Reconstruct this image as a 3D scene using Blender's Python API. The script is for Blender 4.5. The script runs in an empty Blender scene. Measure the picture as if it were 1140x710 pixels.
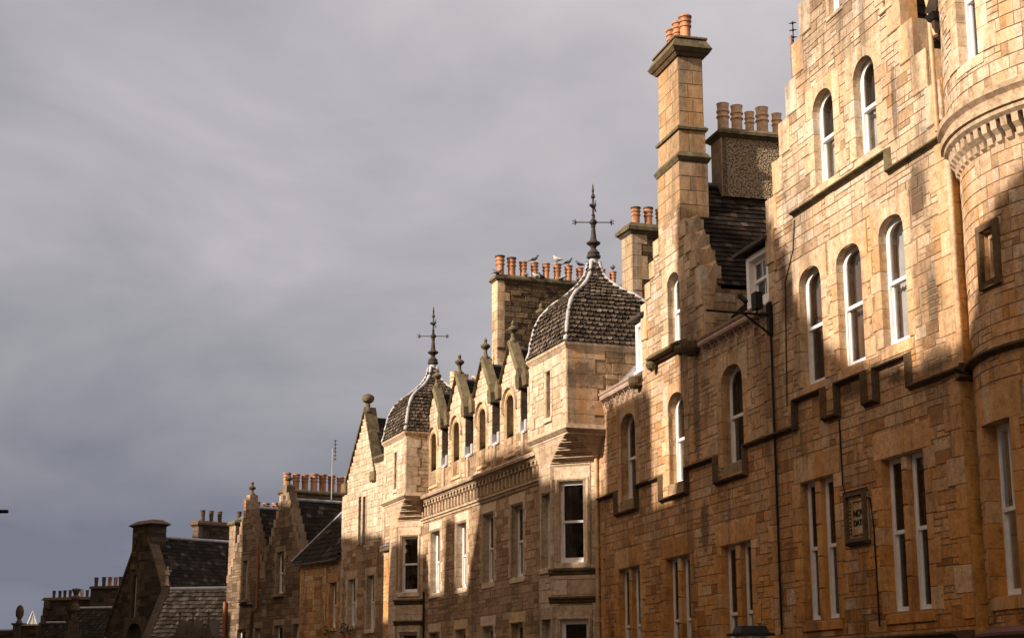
import bpy, math, random
from math import sin, cos, pi, radians as R
random.seed(7)
SC = bpy.context.scene
COL = SC.collection

# ------------------------------------------------------------------ camera, sky, sun, exposure
FPX = 1800.0; PITCH = math.atan(417.0 / FPX); EYE = 1.65
cd = bpy.data.cameras.new('camera'); cam = bpy.data.objects.new('camera', cd); COL.objects.link(cam)
cd.sensor_width = 36.0; cd.lens = FPX / 1140.0 * 36.0; cd.clip_start = 0.1; cd.clip_end = 3000
cam.location = (0, 0, EYE); cam.rotation_euler = (pi / 2 + PITCH, 0, 0)
SC.camera = cam

SUN_AZ = 241.0      # compass-like bearing, degrees clockwise from +y, of the place the sun stands
SUN_EL = 27.0
az = R(SUN_AZ); el = R(SUN_EL)
SUND = (sin(az) * cos(el), cos(az) * cos(el), sin(el))
sl = bpy.data.lights.new('sun', 'SUN'); sl.energy = 5.0; sl.angle = R(0.9); sl.color = (1.0, 0.87, 0.745)
so = bpy.data.objects.new('sun', sl); COL.objects.link(so)
import mathutils
so.rotation_euler = mathutils.Vector(SUND).to_track_quat('Z', 'Y').to_euler()

W = bpy.data.worlds.new('World'); SC.world = W; W.use_nodes = True
nt = W.node_tree; N = nt.nodes; LK = nt.links; N.clear()
def nd(t, **k):
    n = N.new(t)
    for a, b in k.items(): setattr(n, a, b)
    return n
sky = nd('ShaderNodeTexSky'); sky.sky_type = 'NISHITA'; sky.sun_disc = False
sky.sun_elevation = el; sky.sun_rotation = az; sky.dust_density = 2.0
tc = nd('ShaderNodeTexCoord')
mp = nd('ShaderNodeMapping'); mp.inputs['Scale'].default_value = (1.0, 1.0, 2.1); mp.inputs['Rotation'].default_value = (0.2, 0.38, 0.35)
LK.new(tc.outputs['Generated'], mp.inputs['Vector'])
n1 = nd('ShaderNodeTexNoise'); n1.inputs['Scale'].default_value = 3.4; n1.inputs['Detail'].default_value = 6; n1.inputs['Roughness'].default_value = 0.5
n1.inputs['Distortion'].default_value = 0.35
LK.new(mp.outputs[0], n1.inputs['Vector'])
sx = nd('ShaderNodeSeparateXYZ'); LK.new(tc.outputs['Generated'], sx.inputs[0])
def mth(op, a, b=None, c=None, clamp=False):
    n = nd('ShaderNodeMath', operation=op); n.use_clamp = clamp
    for i, x in enumerate((a, b, c)):
        if x is None: continue
        if isinstance(x, (int, float)): n.inputs[i].default_value = x
        else: LK.new(x, n.inputs[i])
    return n.outputs[0]
# cloud density grading: a dark rain cloud low on the left, lighter and more lilac overhead
hgt = mth('MULTIPLY_ADD', sx.outputs['Z'], 1.75, 0.02)
xx = mth('MULTIPLY_ADD', sx.outputs['X'], 0.42, 0.02)
g = mth('ADD', hgt, xx)
nz = mth('MULTIPLY_ADD', n1.outputs[0], 1.4, -0.70)
g = mth('ADD', g, nz, clamp=True)
cr = nd('ShaderNodeValToRGB'); e = cr.color_ramp.elements
e[0].position = 0.0; e[0].color = (0.120, 0.127, 0.160, 1)
e[1].position = 1.0; e[1].color = (0.44, 0.41, 0.425, 1)
x = e.new(0.35); x.color = (0.235, 0.232, 0.252, 1)
x = e.new(0.7); x.color = (0.365, 0.345, 0.36, 1)
LK.new(g, cr.inputs[0])
# behind the viewer the cloud breaks up: clear bright sky on the side of the sun
dt = nd('ShaderNodeVectorMath', operation='DOT_PRODUCT'); LK.new(tc.outputs['Generated'], dt.inputs[0]); dt.inputs[1].default_value = (sin(az), cos(az), 0.2)
cl = nd('ShaderNodeMapRange'); cl.inputs['From Min'].default_value = 0.0; cl.inputs['From Max'].default_value = 0.8
LK.new(dt.outputs['Value'], cl.inputs['Value'])
bright = nd('ShaderNodeMix', data_type='RGBA', blend_type='MIX'); bright.inputs[0].default_value = 0.6
skm = nd('ShaderNodeMix', data_type='RGBA', blend_type='MULTIPLY'); skm.inputs[0].default_value = 1.0
LK.new(sky.outputs[0], skm.inputs[6]); skm.inputs[7].default_value = (0.075 * 1.15, 0.075, 0.075 * .8, 1)
LK.new(skm.outputs[2], bright.inputs[6]); bright.inputs[7].default_value = (0.85, 0.62, 0.43, 1)
mx = nd('ShaderNodeMix', data_type='RGBA', blend_type='MIX')
LK.new(cl.outputs[0], mx.inputs[0]); LK.new(cr.outputs[0], mx.inputs[6]); LK.new(bright.outputs[2], mx.inputs[7])
bg = nd('ShaderNodeBackground'); bg.inputs[1].default_value = 1.0
LK.new(mx.outputs[2], bg.inputs[0])
wo = nd('ShaderNodeOutputWorld'); LK.new(bg.outputs[0], wo.inputs[0])

SC.view_settings.view_transform = 'Standard'; SC.view_settings.look = 'None'
SC.view_settings.exposure = 0.68; SC.view_settings.gamma = 1.0; SC.view_settings.use_curve_mapping = False

# ------------------------------------------------------------------ materials
def mat(name):
    m = bpy.data.materials.new(name); m.use_nodes = True
    t = m.node_tree; b = t.nodes['Principled BSDF']
    return m, t, b
def noise(t, vec, scale, detail=4, rough=.55, dist=0.):
    n = t.nodes.new('ShaderNodeTexNoise'); n.inputs['Scale'].default_value = scale
    n.inputs['Detail'].default_value = detail; n.inputs['Roughness'].default_value = rough; n.inputs['Distortion'].default_value = dist
    t.links.new(vec, n.inputs['Vector']); return n.outputs[0]
def objvec(t, sc=(1, 1, 1)):
    c = t.nodes.new('ShaderNodeTexCoord'); m = t.nodes.new('ShaderNodeMapping'); m.inputs['Scale'].default_value = sc
    t.links.new(c.outputs['Object'], m.inputs['Vector']); return m.outputs[0]
def ramp(t, fac, stops):
    r = t.nodes.new('ShaderNodeValToRGB'); e = r.color_ramp.elements
    while len(e) < len(stops): e.new(.5)
    for q, (p_, c) in zip(e, stops): q.position = p_; q.color = (*c, 1)
    t.links.new(fac, r.inputs[0]); return r.outputs[0]
def mixc(t, fac, a, b, mode='MIX'):
    n = t.nodes.new('ShaderNodeMix'); n.data_type = 'RGBA'; n.blend_type = mode
    for i, x in ((0, fac), (6, a), (7, b)):
        if isinstance(x, (int, float)): n.inputs[i].default_value = x
        elif isinstance(x, tuple): n.inputs[i].default_value = (*x, 1)
        else: t.links.new(x, n.inputs[i])
    return n.outputs[2]
def tmath(t, op, a, b=0., c=0., clamp=False):
    n = t.nodes.new('ShaderNodeMath'); n.operation = op; n.use_clamp = clamp
    for i, x in enumerate((a, b, c)):
        if isinstance(x, (int, float)): n.inputs[i].default_value = x
        else: t.links.new(x, n.inputs[i])
    return n.outputs[0]
def bump(t, b, h, strength, dist):
    n = t.nodes.new('ShaderNodeBump'); n.inputs['Strength'].default_value = strength; n.inputs['Distance'].default_value = dist
    t.links.new(h, n.inputs['Height']); t.links.new(n.outputs[0], b.inputs['Normal'])
def stone_mat(name, stops, rough_bump=.02, stain=.5, stainc=(.16, .075, .025), soot=.35, sootc=(.05, .04, .033), fine=9., lichen=0., iron=0., low=None, stain_shade=()):
    m, t, b = mat(name)
    g = t.nodes.new('ShaderNodeNewGeometry')
    v = objvec(t); vs = objvec(t, (1, 1, .22))
    c = ramp(t, g.outputs['Random Per Island'], stops)
    big = noise(t, v, .55, 3, .5)
    st = noise(t, vs, 1.7, 4, .62, .3)
    f1 = noise(t, v, fine, 5, .65)
    sp = noise(t, v, fine * 3.3, 3, .7)
    c = mixc(t, .65, c, ramp(t, f1, [(.3, (.42, .37, .32)), (.5, (1, 1, 1)), (.7, (1.3, 1.28, 1.25))]), 'MULTIPLY')
    c = mixc(t, .5, c, ramp(t, sp, [(.32, (.5, .46, .42)), (.5, (1, 1, 1)), (.72, (1.25, 1.25, 1.25))]), 'MULTIPLY')
    c = mixc(t, .5, c, ramp(t, big, [(.3, (.72, .7, .68)), (.52, (1, 1, 1)), (.72, (1.22, 1.2, 1.18))]), 'MULTIPLY')
    sm = ramp(t, st, [(.5, (0, 0, 0)), (.72, (1, 1, 1))])
    c = mixc(t, tmath(t, 'MULTIPLY', sm, stain), c, stainc)
    s2 = noise(t, vs, .9, 6, .7, .6)
    sm2 = ramp(t, s2, [(.50, (0, 0, 0)), (.66, (1, 1, 1))])
    c = mixc(t, tmath(t, 'MULTIPLY', sm2, soot), c, sootc)
    if low:     # lower storeys tinted deeper ochre: stone hue plus the saturated tone of their shade
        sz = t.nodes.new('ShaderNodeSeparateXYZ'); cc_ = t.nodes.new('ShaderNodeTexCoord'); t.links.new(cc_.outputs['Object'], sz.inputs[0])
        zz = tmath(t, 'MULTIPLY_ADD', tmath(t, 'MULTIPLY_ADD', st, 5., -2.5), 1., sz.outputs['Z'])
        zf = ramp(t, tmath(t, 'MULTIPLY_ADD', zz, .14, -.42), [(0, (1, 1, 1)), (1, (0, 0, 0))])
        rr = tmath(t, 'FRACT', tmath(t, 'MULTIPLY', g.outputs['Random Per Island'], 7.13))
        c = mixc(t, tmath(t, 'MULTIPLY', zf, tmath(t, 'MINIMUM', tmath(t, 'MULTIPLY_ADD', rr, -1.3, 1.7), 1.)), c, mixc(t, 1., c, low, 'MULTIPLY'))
    if iron:
        ir = ramp(t, noise(t, objvec(t, (1, 1, .12)), 2.6, 3, .5, .2), [(.54, (0, 0, 0)), (.68, (1, 1, 1))])
        c = mixc(t, tmath(t, 'MULTIPLY', ir, iron), c, (.50, .235, .06))
    for sa, sz_, sw, sh_ in stain_shade:  # soft dark spots: staining and shadow put into the stone colour
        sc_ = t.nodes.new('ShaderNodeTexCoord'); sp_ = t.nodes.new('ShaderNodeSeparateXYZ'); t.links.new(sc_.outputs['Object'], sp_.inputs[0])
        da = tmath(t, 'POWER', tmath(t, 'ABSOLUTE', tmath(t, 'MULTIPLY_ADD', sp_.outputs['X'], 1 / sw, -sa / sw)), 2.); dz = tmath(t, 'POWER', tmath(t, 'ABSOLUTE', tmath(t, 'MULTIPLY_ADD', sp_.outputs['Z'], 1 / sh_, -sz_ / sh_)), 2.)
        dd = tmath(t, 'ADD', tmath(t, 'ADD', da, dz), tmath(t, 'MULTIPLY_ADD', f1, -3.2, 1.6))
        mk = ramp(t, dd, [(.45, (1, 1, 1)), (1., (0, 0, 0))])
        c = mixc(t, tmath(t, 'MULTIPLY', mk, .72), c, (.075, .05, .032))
    if lichen:
        li = ramp(t, noise(t, v, 5., 5, .7), [(.5, (0, 0, 0)), (.62, (1, 1, 1))])
        c = mixc(t, tmath(t, 'MULTIPLY', li, lichen), c, (.2, .2, .1))
    t.links.new(c, b.inputs['Base Color']); b.inputs['Roughness'].default_value = .93; b.inputs['Specular IOR Level'].default_value = .2
    hh = tmath(t, 'MULTIPLY_ADD', sp, .4, f1)
    bump(t, b, hh, 1.0, rough_bump)
    return m
def plain_mat(name, c, rough=.7, var=.25, sc=6., metal=0., bmp=0., spec=.4, c2=None, streak=False):
    m, t, b = mat(name); v = objvec(t, (1, 1, .25) if streak else (1, 1, 1)); n = noise(t, v, sc, 5, .65)
    lo = tuple(x * (1 - var) for x in c) if c2 is None else c2
    cc = ramp(t, n, [(.35, lo), (.65, tuple(min(1, x * (1 + var * .5)) for x in c))])
    t.links.new(cc, b.inputs['Base Color']); b.inputs['Roughness'].default_value = rough; b.inputs['Metallic'].default_value = metal
    b.inputs['Specular IOR Level'].default_value = spec
    if bmp: bump(t, b, n, 1., bmp)
    return m
def slate_mat(name, stops, moss=0., rough=.55, mossc=(.10, .085, .03)):
    m, t, b = mat(name); g = t.nodes.new('ShaderNodeNewGeometry'); v = objvec(t)
    c = ramp(t, g.outputs['Random Per Island'], stops)
    f1 = noise(t, v, 12, 5, .7)
    c = mixc(t, .6, c, ramp(t, f1, [(.3, (.5, .5, .5)), (.7, (1.5, 1.45, 1.4))]), 'MULTIPLY')
    if moss:
        li = ramp(t, noise(t, v, 2.2, 6, .75), [(.5, (0, 0, 0)), (.62, (1, 1, 1))])
        c = mixc(t, tmath(t, 'MULTIPLY', li, moss), c, mossc)
    t.links.new(c, b.inputs['Base Color']); b.inputs['Roughness'].default_value = rough; b.inputs['Specular IOR Level'].default_value = .12
    bump(t, b, f1, .8, .006)
    return m
def glass_mat(name, tint=(.75, .75, .75)):
    m = bpy.data.materials.new(name); m.use_nodes = True; t = m.node_tree; t.nodes.clear()
    o = t.nodes.new('ShaderNodeOutputMaterial'); mx_ = t.nodes.new('ShaderNodeMixShader')
    tr = t.nodes.new('ShaderNodeBsdfTransparent'); tr.inputs[0].default_value = (*tint, 1)
    gl = t.nodes.new('ShaderNodeBsdfGlossy'); gl.inputs['Roughness'].default_value = .02
    fr = t.nodes.new('ShaderNodeFresnel'); fr.inputs[0].default_value = 1.75
    v = objvec(t); n = noise(t, v, 2.5, 1, .3)
    bp = t.nodes.new('ShaderNodeBump'); bp.inputs['Strength'].default_value = .5; bp.inputs['Distance'].default_value = .006
    t.links.new(n, bp.inputs['Height']); t.links.new(bp.outputs[0], gl.inputs['Normal'])
    t.links.new(fr.outputs[0], mx_.inputs[0]); t.links.new(tr.outputs[0], mx_.inputs[1]); t.links.new(gl.outputs[0], mx_.inputs[2])
    t.links.new(mx_.outputs[0], o.inputs[0]); return m

M = {}
# soot and water staining plus painted shadow on the near tenement front: (along, up, half width, half height)
STAIN_SHADE = [(-.15, 11.0, .10, .85), (-.72, 9.35, .32, .5), (-1.0, 7.5, .2, .45), (4.2, 9.0, .3, .9), (.1, 6.55, .5, .12), (-1.0, 6.6, .5, .22), (1.85, 6.6, .6, .15), (8.9, 7.4, .22, 1.2), (8.6, 5.0, .25, .6)]
M['rubble_gold'] = stone_mat('golden rubble sandstone', [(0, (.30, .20, .12)), (.15, (.46, .335, .215)), (.4, (.55, .42, .29)), (.6, (.47, .345, .23)), (.78, (.62, .49, .36)), (.9, (.54, .46, .37)), (1, (.38, .25, .14))], .025, .5, (.22, .10, .035), .65, iron=.5, low=(1.0, .62, .25), stain_shade=STAIN_SHADE)
M['dress_gold'] = stone_mat('golden dressed sandstone', [(0, (.44, .31, .19)), (.3, (.56, .42, .28)), (.6, (.50, .37, .24)), (.85, (.63, .50, .36)), (1, (.53, .44, .34))], .008, .5, (.24, .11, .035), .6, iron=.55, fine=6., low=(1.0, .62, .25), stain_shade=STAIN_SHADE)
M['rubble_buff'] = stone_mat('buff rubble sandstone', [(0, (.22, .135, .075)), (.3, (.33, .215, .125)), (.6, (.40, .27, .165)), (.85, (.46, .32, .2)), (1, (.28, .185, .11))], .03, .35, (.17, .085, .035), .45)
M['dress_buff'] = stone_mat('buff dressed sandstone', [(0, (.46, .34, .225)), (.5, (.54, .42, .295)), (1, (.62, .49, .36))], .006, .35, (.2, .1, .04), .35, fine=6.)
M['chimney_stone'] = stone_mat('brown chimney ashlar', [(0, (.30, .20, .115)), (.5, (.42, .30, .185)), (1, (.36, .23, .12))], .008, .5, (.2, .10, .035), .6, fine=6., iron=.35)
M['dress_orange'] = stone_mat('iron stained orange sandstone', [(0, (.50, .26, .07)), (.5, (.62, .34, .10)), (1, (.56, .33, .13))], .008, .6, (.25, .09, .015), .6, fine=6.)
M['yellow_dress'] = stone_mat('yellow dressed sandstone', [(0, (.52, .36, .19)), (1, (.62, .45, .25))], .006, .3, (.2, .1, .04), .2, fine=6.)
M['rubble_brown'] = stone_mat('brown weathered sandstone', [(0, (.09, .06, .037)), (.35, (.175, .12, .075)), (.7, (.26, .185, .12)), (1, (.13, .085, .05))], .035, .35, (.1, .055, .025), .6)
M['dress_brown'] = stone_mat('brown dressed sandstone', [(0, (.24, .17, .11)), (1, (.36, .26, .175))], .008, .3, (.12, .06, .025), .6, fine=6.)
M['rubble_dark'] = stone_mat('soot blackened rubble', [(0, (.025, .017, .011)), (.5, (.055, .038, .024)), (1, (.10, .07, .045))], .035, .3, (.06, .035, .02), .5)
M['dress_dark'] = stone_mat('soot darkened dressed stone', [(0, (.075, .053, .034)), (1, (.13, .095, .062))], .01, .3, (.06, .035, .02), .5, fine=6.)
M['mould'] = stone_mat('sooty moulded stone', [(0, (.075, .048, .026)), (1, (.14, .09, .048))], .012, .4, (.1, .05, .02), .6, fine=7., lichen=.12)
M['mould_light'] = stone_mat('weathered moulded stone', [(0, (.44, .32, .21)), (1, (.53, .40, .275))], .008, .4, (.16, .09, .04), .4, fine=7.)
M['cap'] = stone_mat('lichened cap stone', [(0, (.10, .075, .043)), (1, (.155, .115, .065))], .015, .3, (.1, .06, .03), .5, fine=7., lichen=.5)
M['stack_rubble'] = stone_mat('rough sooty stack rubble', [(0, (.04, .026, .014)), (.3, (.10, .065, .033)), (.6, (.18, .12, .06)), (1, (.075, .048, .024))], .06, .4, (.08, .045, .02), .5)
M['mortar'] = plain_mat('lime mortar', (.29, .20, .12), .95, .3, 8., spec=.1)
M['mortar_dark'] = plain_mat('sooty mortar', (.08, .052, .032), .95, .3, 8., spec=.1)
M['harl'] = None
m, t, b = mat('pebble dash harling'); v = objvec(t)
vo = t.nodes.new('ShaderNodeTexVoronoi'); vo.inputs['Scale'].default_value = 24; t.links.new(v, vo.inputs['Vector'])
t.links.new(ramp(t, vo.outputs['Distance'], [(.12, (.50, .39, .26)), (.4, (.36, .26, .155)), (.75, (.10, .065, .035))]), b.inputs['Base Color'])
b.inputs['Roughness'].default_value = .95
iv = tmath(t, 'MULTIPLY', vo.outputs['Distance'], -1.); bump(t, b, iv, 1., .03); M['harl'] = m
M['slate'] = slate_mat('dark roof slate', [(0, (.008, .0055, .004)), (.6, (.018, .012, .009)), (.9, (.032, .022, .016)), (1, (.085, .062, .046))], .25, .8, (.05, .04, .018))
M['slate_fish'] = slate_mat('brown fish scale slate', [(0, (.04, .03, .022)), (.4, (.085, .066, .05)), (.8, (.13, .10, .076)), (.95, (.17, .135, .105)), (1, (.25, .205, .165))], .25, .6)
M['slate_moss'] = slate_mat('mossy stone slate', [(0, (.08, .062, .045)), (.6, (.17, .14, .105)), (1, (.3, .26, .2))], .6, .8, (.06, .05, .022))
M['lead'] = plain_mat('weathered lead', (.30, .285, .29), .5, .35, 4., 0., .004, .5)
M['lead_dark'] = plain_mat('dark lead', (.13, .115, .12), .5, .35, 4., 0., .004, .5)
M['lead_white'] = plain_mat('whitened lead', (.42, .40, .39), .6, .25, 4., 0., .004, .4, streak=True)
M['paint'] = plain_mat('white sash paint', (.80, .78, .76), .35, .1, 5., 0., 0., .5)
M['iron'] = plain_mat('painted black iron', (.012, .010, .009), .6, .4, 9., 0., .002, .2)
M['iron_rust'] = plain_mat('sooty wrought iron', (.05, .036, .028), .7, .5, 9., 0., .003, .3)
M['pot'] = plain_mat('terracotta pot', (.50, .235, .12), .85, .35, 5., 0., .004, .2, c2=(.22, .10, .05), streak=True)
M['pot_buff'] = plain_mat('buff clay pot', (.66, .47, .31), .8, .3, 7., 0., .004, .25, c2=(.42, .25, .14))
M['pot_soot'] = plain_mat('sooty pot rim', (.10, .065, .045), .9, .5, 9., 0., .004, .2)
M['pipe'] = plain_mat('ochre painted downpipe', (.50, .32, .17), .5, .3, 6., 0., 0., .4)
M['pipe_red'] = plain_mat('rust red iron pipe', (.30, .10, .045), .55, .3, 6., 0., 0., .4)
M['gutter'] = plain_mat('pinkish painted gutter', (.46, .33, .26), .5, .3, 6., 0., 0., .4)
M['glass'] = glass_mat('window glass')
M['glass_pyr'] = plain_mat('pale glazed panel', (.42, .41, .41), .2, .1, 3., 0., 0., .6)
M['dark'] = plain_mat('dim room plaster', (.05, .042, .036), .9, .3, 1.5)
M['curtain'] = plain_mat('pale curtain', (.62, .59, .55), .9, .2, 5.)
M['curtain_brown'] = plain_mat('brown curtain', (.17, .10, .06), .9, .2, 5.)
M['timber'] = plain_mat('dark stained timber', (.05, .032, .022), .7, .3, 5.)
M['asphalt'] = plain_mat('asphalt', (.052, .05, .048), .85, .25, 3., 0., .004)
M['setts'] = plain_mat('granite pavement', (.16, .15, .14), .8, .25, 3., 0., .004)
M['shop'] = plain_mat('dark shopfront paint', (.03, .024, .022), .35, .3, 3.)
M['shop_red'] = plain_mat('faded red shopfront paint', (.14, .065, .05), .5, .3, 3.)
M['bird'] = plain_mat('grey pigeon plumage', (.10, .10, .11), .7, .4, 12.)
M['gull'] = plain_mat('pale gull plumage', (.36, .35, .34), .7, .2, 12.)

# ------------------------------------------------------------------ mesh helpers
class MB:
    def __init__(s): s.v = []; s.f = []; s.m = []; s.mats = []; s.sm = []
    def mi(s, m):
        if m not in s.mats: s.mats.append(m)
        return s.mats.index(m)
    def add(s, vs, fs, m, smooth=False):
        b = len(s.v); s.v += vs; k = s.mi(m)
        for f in fs: s.f.append(tuple(b + i for i in f)); s.m.append(k); s.sm.append(smooth)
    def build(s, name, parent=None):
        me = bpy.data.meshes.new(name); me.from_pydata(s.v, [], s.f)
        for m in s.mats: me.materials.append(M[m])
        me.polygons.foreach_set('material_index', s.m); me.polygons.foreach_set('use_smooth', s.sm)
        me.update()
        o = bpy.data.objects.new(name, me); COL.objects.link(o)
        if parent: o.parent = parent
        return o

class Frame:
    """Local frame inside a building: origin (s,o), horizontal direction u, outward normal n = u turned +90 deg."""
    def __init__(s, p, u):
        l = math.hypot(*u); s.p = p; s.u = (u[0] / l, u[1] / l); s.n = (-s.u[1], s.u[0])
    def __call__(s, a, z, h=0.): return (s.p[0] + s.u[0] * a + s.n[0] * h, s.p[1] + s.u[1] * a + s.n[1] * h, z)
    curved = False
class Cyl:
    """Drum wall: arc length a measured from angle phi0, outward offset h."""
    curved = True
    def __init__(s, c, r, phi0): s.c = c; s.r = r; s.phi0 = phi0
    def __call__(s, a, z, h=0.):
        ph = s.phi0 - a / s.r; q = s.r + h
        return (s.c[0] + q * cos(ph), s.c[1] + q * sin(ph), z)

def cells(Fm, a0, a1):
    return max(1, int(math.ceil(abs(a1 - a0) / .16))) if Fm.curved else 1
def box(mb, F, a0, a1, z0, z1, h0, h1, m, ch=0., top_h=None):
    """Box a0..a1 x z0..z1 x depth h0..h1; ch chamfers the front arrises; top_h gives another front depth at the top."""
    n = cells(F, a0, a1); th = h1 if top_h is None else top_h
    for i in range(n):
        b0 = a0 + (a1 - a0) * i / n; b1 = a0 + (a1 - a0) * (i + 1) / n
        if ch and n == 1:
            c = ch
            vs = [F(b0, z0, h0), F(b1, z0, h0), F(b1, z1, h0), F(b0, z1, h0),
                  F(b0, z0, h1 - c), F(b1, z0, h1 - c), F(b1, z1, th - c), F(b0, z1, th - c),
                  F(b0 + c, z0 + c, h1), F(b1 - c, z0 + c, h1), F(b1 - c, z1 - c, th), F(b0 + c, z1 - c, th)]
            fs = [(0, 1, 2, 3), (0, 4, 5, 1), (1, 5, 6, 2), (2, 6, 7, 3), (3, 7, 4, 0), (4, 8, 9, 5), (5, 9, 10, 6), (6, 10, 11, 7), (7, 11, 8, 4), (8, 11, 10, 9)]
        else:
            vs = [F(b0, z0, h0), F(b1, z0, h0), F(b1, z1, h0), F(b0, z1, h0), F(b0, z0, h1), F(b1, z0, h1), F(b1, z1, th), F(b0, z1, th)]
            fs = [(0, 1, 2, 3), (0, 4, 5, 1), (2, 6, 7, 3), (4, 7, 6, 5)]
            if i == n - 1: fs.append((1, 5, 6, 2))
            if i == 0: fs.append((3, 7, 4, 0))
        mb.add(vs, fs, m)
def stone(mb, F, a0, a1, z0, z1, h, m, c=.007, d=.05):
    n = cells(F, a0, a1)
    for i in range(n):
        b0 = a0 + (a1 - a0) * i / n; b1 = a0 + (a1 - a0) * (i + 1) / n
        c0 = c if i == 0 else 0; c1 = c if i == n - 1 else 0
        j = lambda: random.uniform(-.004, .004)
        vs = [F(b0, z0, h - d), F(b1, z0, h - d), F(b1, z1, h - d), F(b0, z1, h - d),
              F(b0 + c0, z0 + c, h + j()), F(b1 - c1, z0 + c, h + j()), F(b1 - c1, z1 - c, h + j()), F(b0 + c0, z1 - c, h + j())]
        fs = [(0, 4, 5, 1), (2, 6, 7, 3), (4, 7, 6, 5)]
        if i == n - 1: fs.append((1, 5, 6, 2))
        if i == 0: fs.append((3, 7, 4, 0))
        mb.add(vs, fs, m)

class Wall:
    """A masonry skin: rubble stones laid round dressed openings."""
    def __init__(s, mb, F, a0, a1, z0, z1, rub='rubble_gold', dre='dress_gold', mor='mortar', prof=None, gw=.125, gh=.10, proud=.006, jit=.003, coarse=1):
        s.mb = mb; s.F = F; s.a0, s.a1, s.z0, s.z1 = a0, a1, z0, z1; s.rub = rub; s.dre = dre; s.mor = mor
        s.prof = prof; s.gw = gw; s.gh = gh; s.block = []; s.hole = []; s.proud = proud; s.jit = jit; s.coarse = coarse; s.topz = None
    def dressed(s, a0, a1, z0, z1, h=.018, back=-.06, m=None, ch=.008):
        """one dressed block; remembered so that no rubble is laid there"""
        g = .003
        box(s.mb, s.F, a0 + g, a1 - g, z0 + g, z1 - g, back, h, m or s.dre, ch)
        s.block.append((a0, a1, z0, z1))
    def quoins(s, a, side, z0, z1, w=(.28, .5), hh=.32):
        z = z0; k = random.randint(0, 1)
        while z < z1 - .05:
            e = min(z + hh * random.uniform(.85, 1.2), z1)
            if z1 - e < .12: e = z1
            ww = w[k % 2] * random.uniform(.92, 1.08); k += 1
            lo, hi = (a, a + ww) if side > 0 else (a - ww, a)
            s.dressed(lo, hi, z, e)
            z = e
    def opening(s, a0, a1, z0, z1, rise=0., p=2.3, marg=.17, lint=.32, reveal=.30, sill=.15, sillp=.05, m=None, quoin=True, roll=False, mull=None):
        F = s.F; mb = s.mb; m = m or s.dre
        zs = z1 - rise
        s.hole.append((a0, a1, z0, z1))
        # jambs
        for side, a in ((-1, a0), (1, a1)):
            z = z0; k = random.randint(0, 1)
            while z < zs - .02:
                e = min(z + random.uniform(.27, .4), zs)
                if zs - e < .14: e = zs
                ww = (marg if k % 2 else marg * (1.75 if quoin else 1.)) * random.uniform(.95, 1.1); k += 1
                lo, hi = (a, a + ww) if side > 0 else (a - ww, a)
                g = .004
                box(mb, F, lo + (0 if side > 0 else g), hi - (g if side > 0 else 0), z + g, e - g, -reveal, .014, m, .008)
                s.block.append((lo, hi, z, e)); z = e
            la = a + .012 * side
            mb.add([F(la, z0, -reveal), F(la, zs, -reveal), F(la, zs, 0), F(la, z0, 0)], [(0, 1, 2, 3)], s.mor)
        # head
        t = z1 + lint; ml = marg * 1.25
        if rise <= 0:
            cuts = [a0 - ml, a1 + ml] if (a1 - a0) < 1.3 else [a0 - ml, (a0 + a1) / 2, a1 + ml]
            for b0, b1 in zip(cuts, cuts[1:]):
                box(mb, F, b0 + .004, b1 - .004, z1 + .001, t, -reveal, .014, m, .008)
        else:
            n = 14
            w = (a1 - a0) / 2; ac = (a0 + a1) / 2
            P = []
            for i in range(n + 1):
                x_ = -cos(pi * i / n)
                P.append((ac + w * x_, zs + rise * max(0, 1 - abs(x_) ** p) ** (1 / p)))
            for half in ((0, n // 2), (n // 2, n)):
                pts = P[half[0]:half[1] + 1]
                g0 = 0 if half[0] == 0 else .003; g1 = 0 if half[1] == n else -.003
                pts = [(q[0] + (g0 if i == 0 else 0) + (g1 if i == len(pts) - 1 else 0), q[1]) for i, q in enumerate(pts)]
                if half[0] == 0: pts = [(a0 - ml, zs)] + pts
                else: pts = pts + [(a1 + ml, zs)]
                for (x0, y0), (x1, y1) in zip(pts, pts[1:]):
                    mb.add([F(x0, y0, .014), F(x1, y1, .014), F(x1, t, .014), F(x0, t, .014), F(x0, y0, -reveal), F(x1, y1, -reveal), F(x1, t, -.05), F(x0, t, -.05)],
                           [(0, 3, 2, 1), (0, 1, 5, 4), (3, 7, 6, 2)], m)
                xe = pts[0][0] if half[0] == 0 else pts[-1][0]
                mb.add([F(xe, zs, .014), F(xe, t, .014), F(xe, t, -.05), F(xe, zs, -.05)], [(0, 1, 2, 3)], m)
        s.block.append((a0 - ml, a1 + ml, zs, t))
        if roll:   # moulded outer arris round the opening
            pts = [(a0 - .05, z0)] + [(a0 - .05, zs)]
            if rise > 0:
                w = (a1 - a0) / 2 + .05; ac = (a0 + a1) / 2
                for i in range(1, 12):
                    x_ = -cos(pi * i / 12); pts.append((ac + w * x_, zs + (rise + .05) * max(0, 1 - abs(x_) ** p) ** (1 / p)))
            else: pts[-1] = (a0 - .05, z1 + .05); pts.append((a1 + .05, z1 + .05))
            if rise > 0: pts.append((a1 + .05, zs))
            pts.append((a1 + .05, z0))
            sweep(mb, F, pts, [(-.025, .01), (-.02, .035), (.02, .035), (.03, .01)], m)
        if sill:
            box(mb, F, a0 - .1, a1 + .1, z0 - sill, z0, -reveal, sillp, m, .01, top_h=sillp - .02)
            s.block.append((a0 - .1, a1 + .1, z0 - sill, z0))
        if mull:
            mw = mull[1] - mull[0]
            z = z0
            while z < z1 - .02:
                e = min(z + .55, z1)
                if z1 - e < .2: e = z1
                box(mb, F, mull[0], mull[1], z + .003, e - .003, -reveal + .02, -.03, m, .02); z = e
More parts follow.
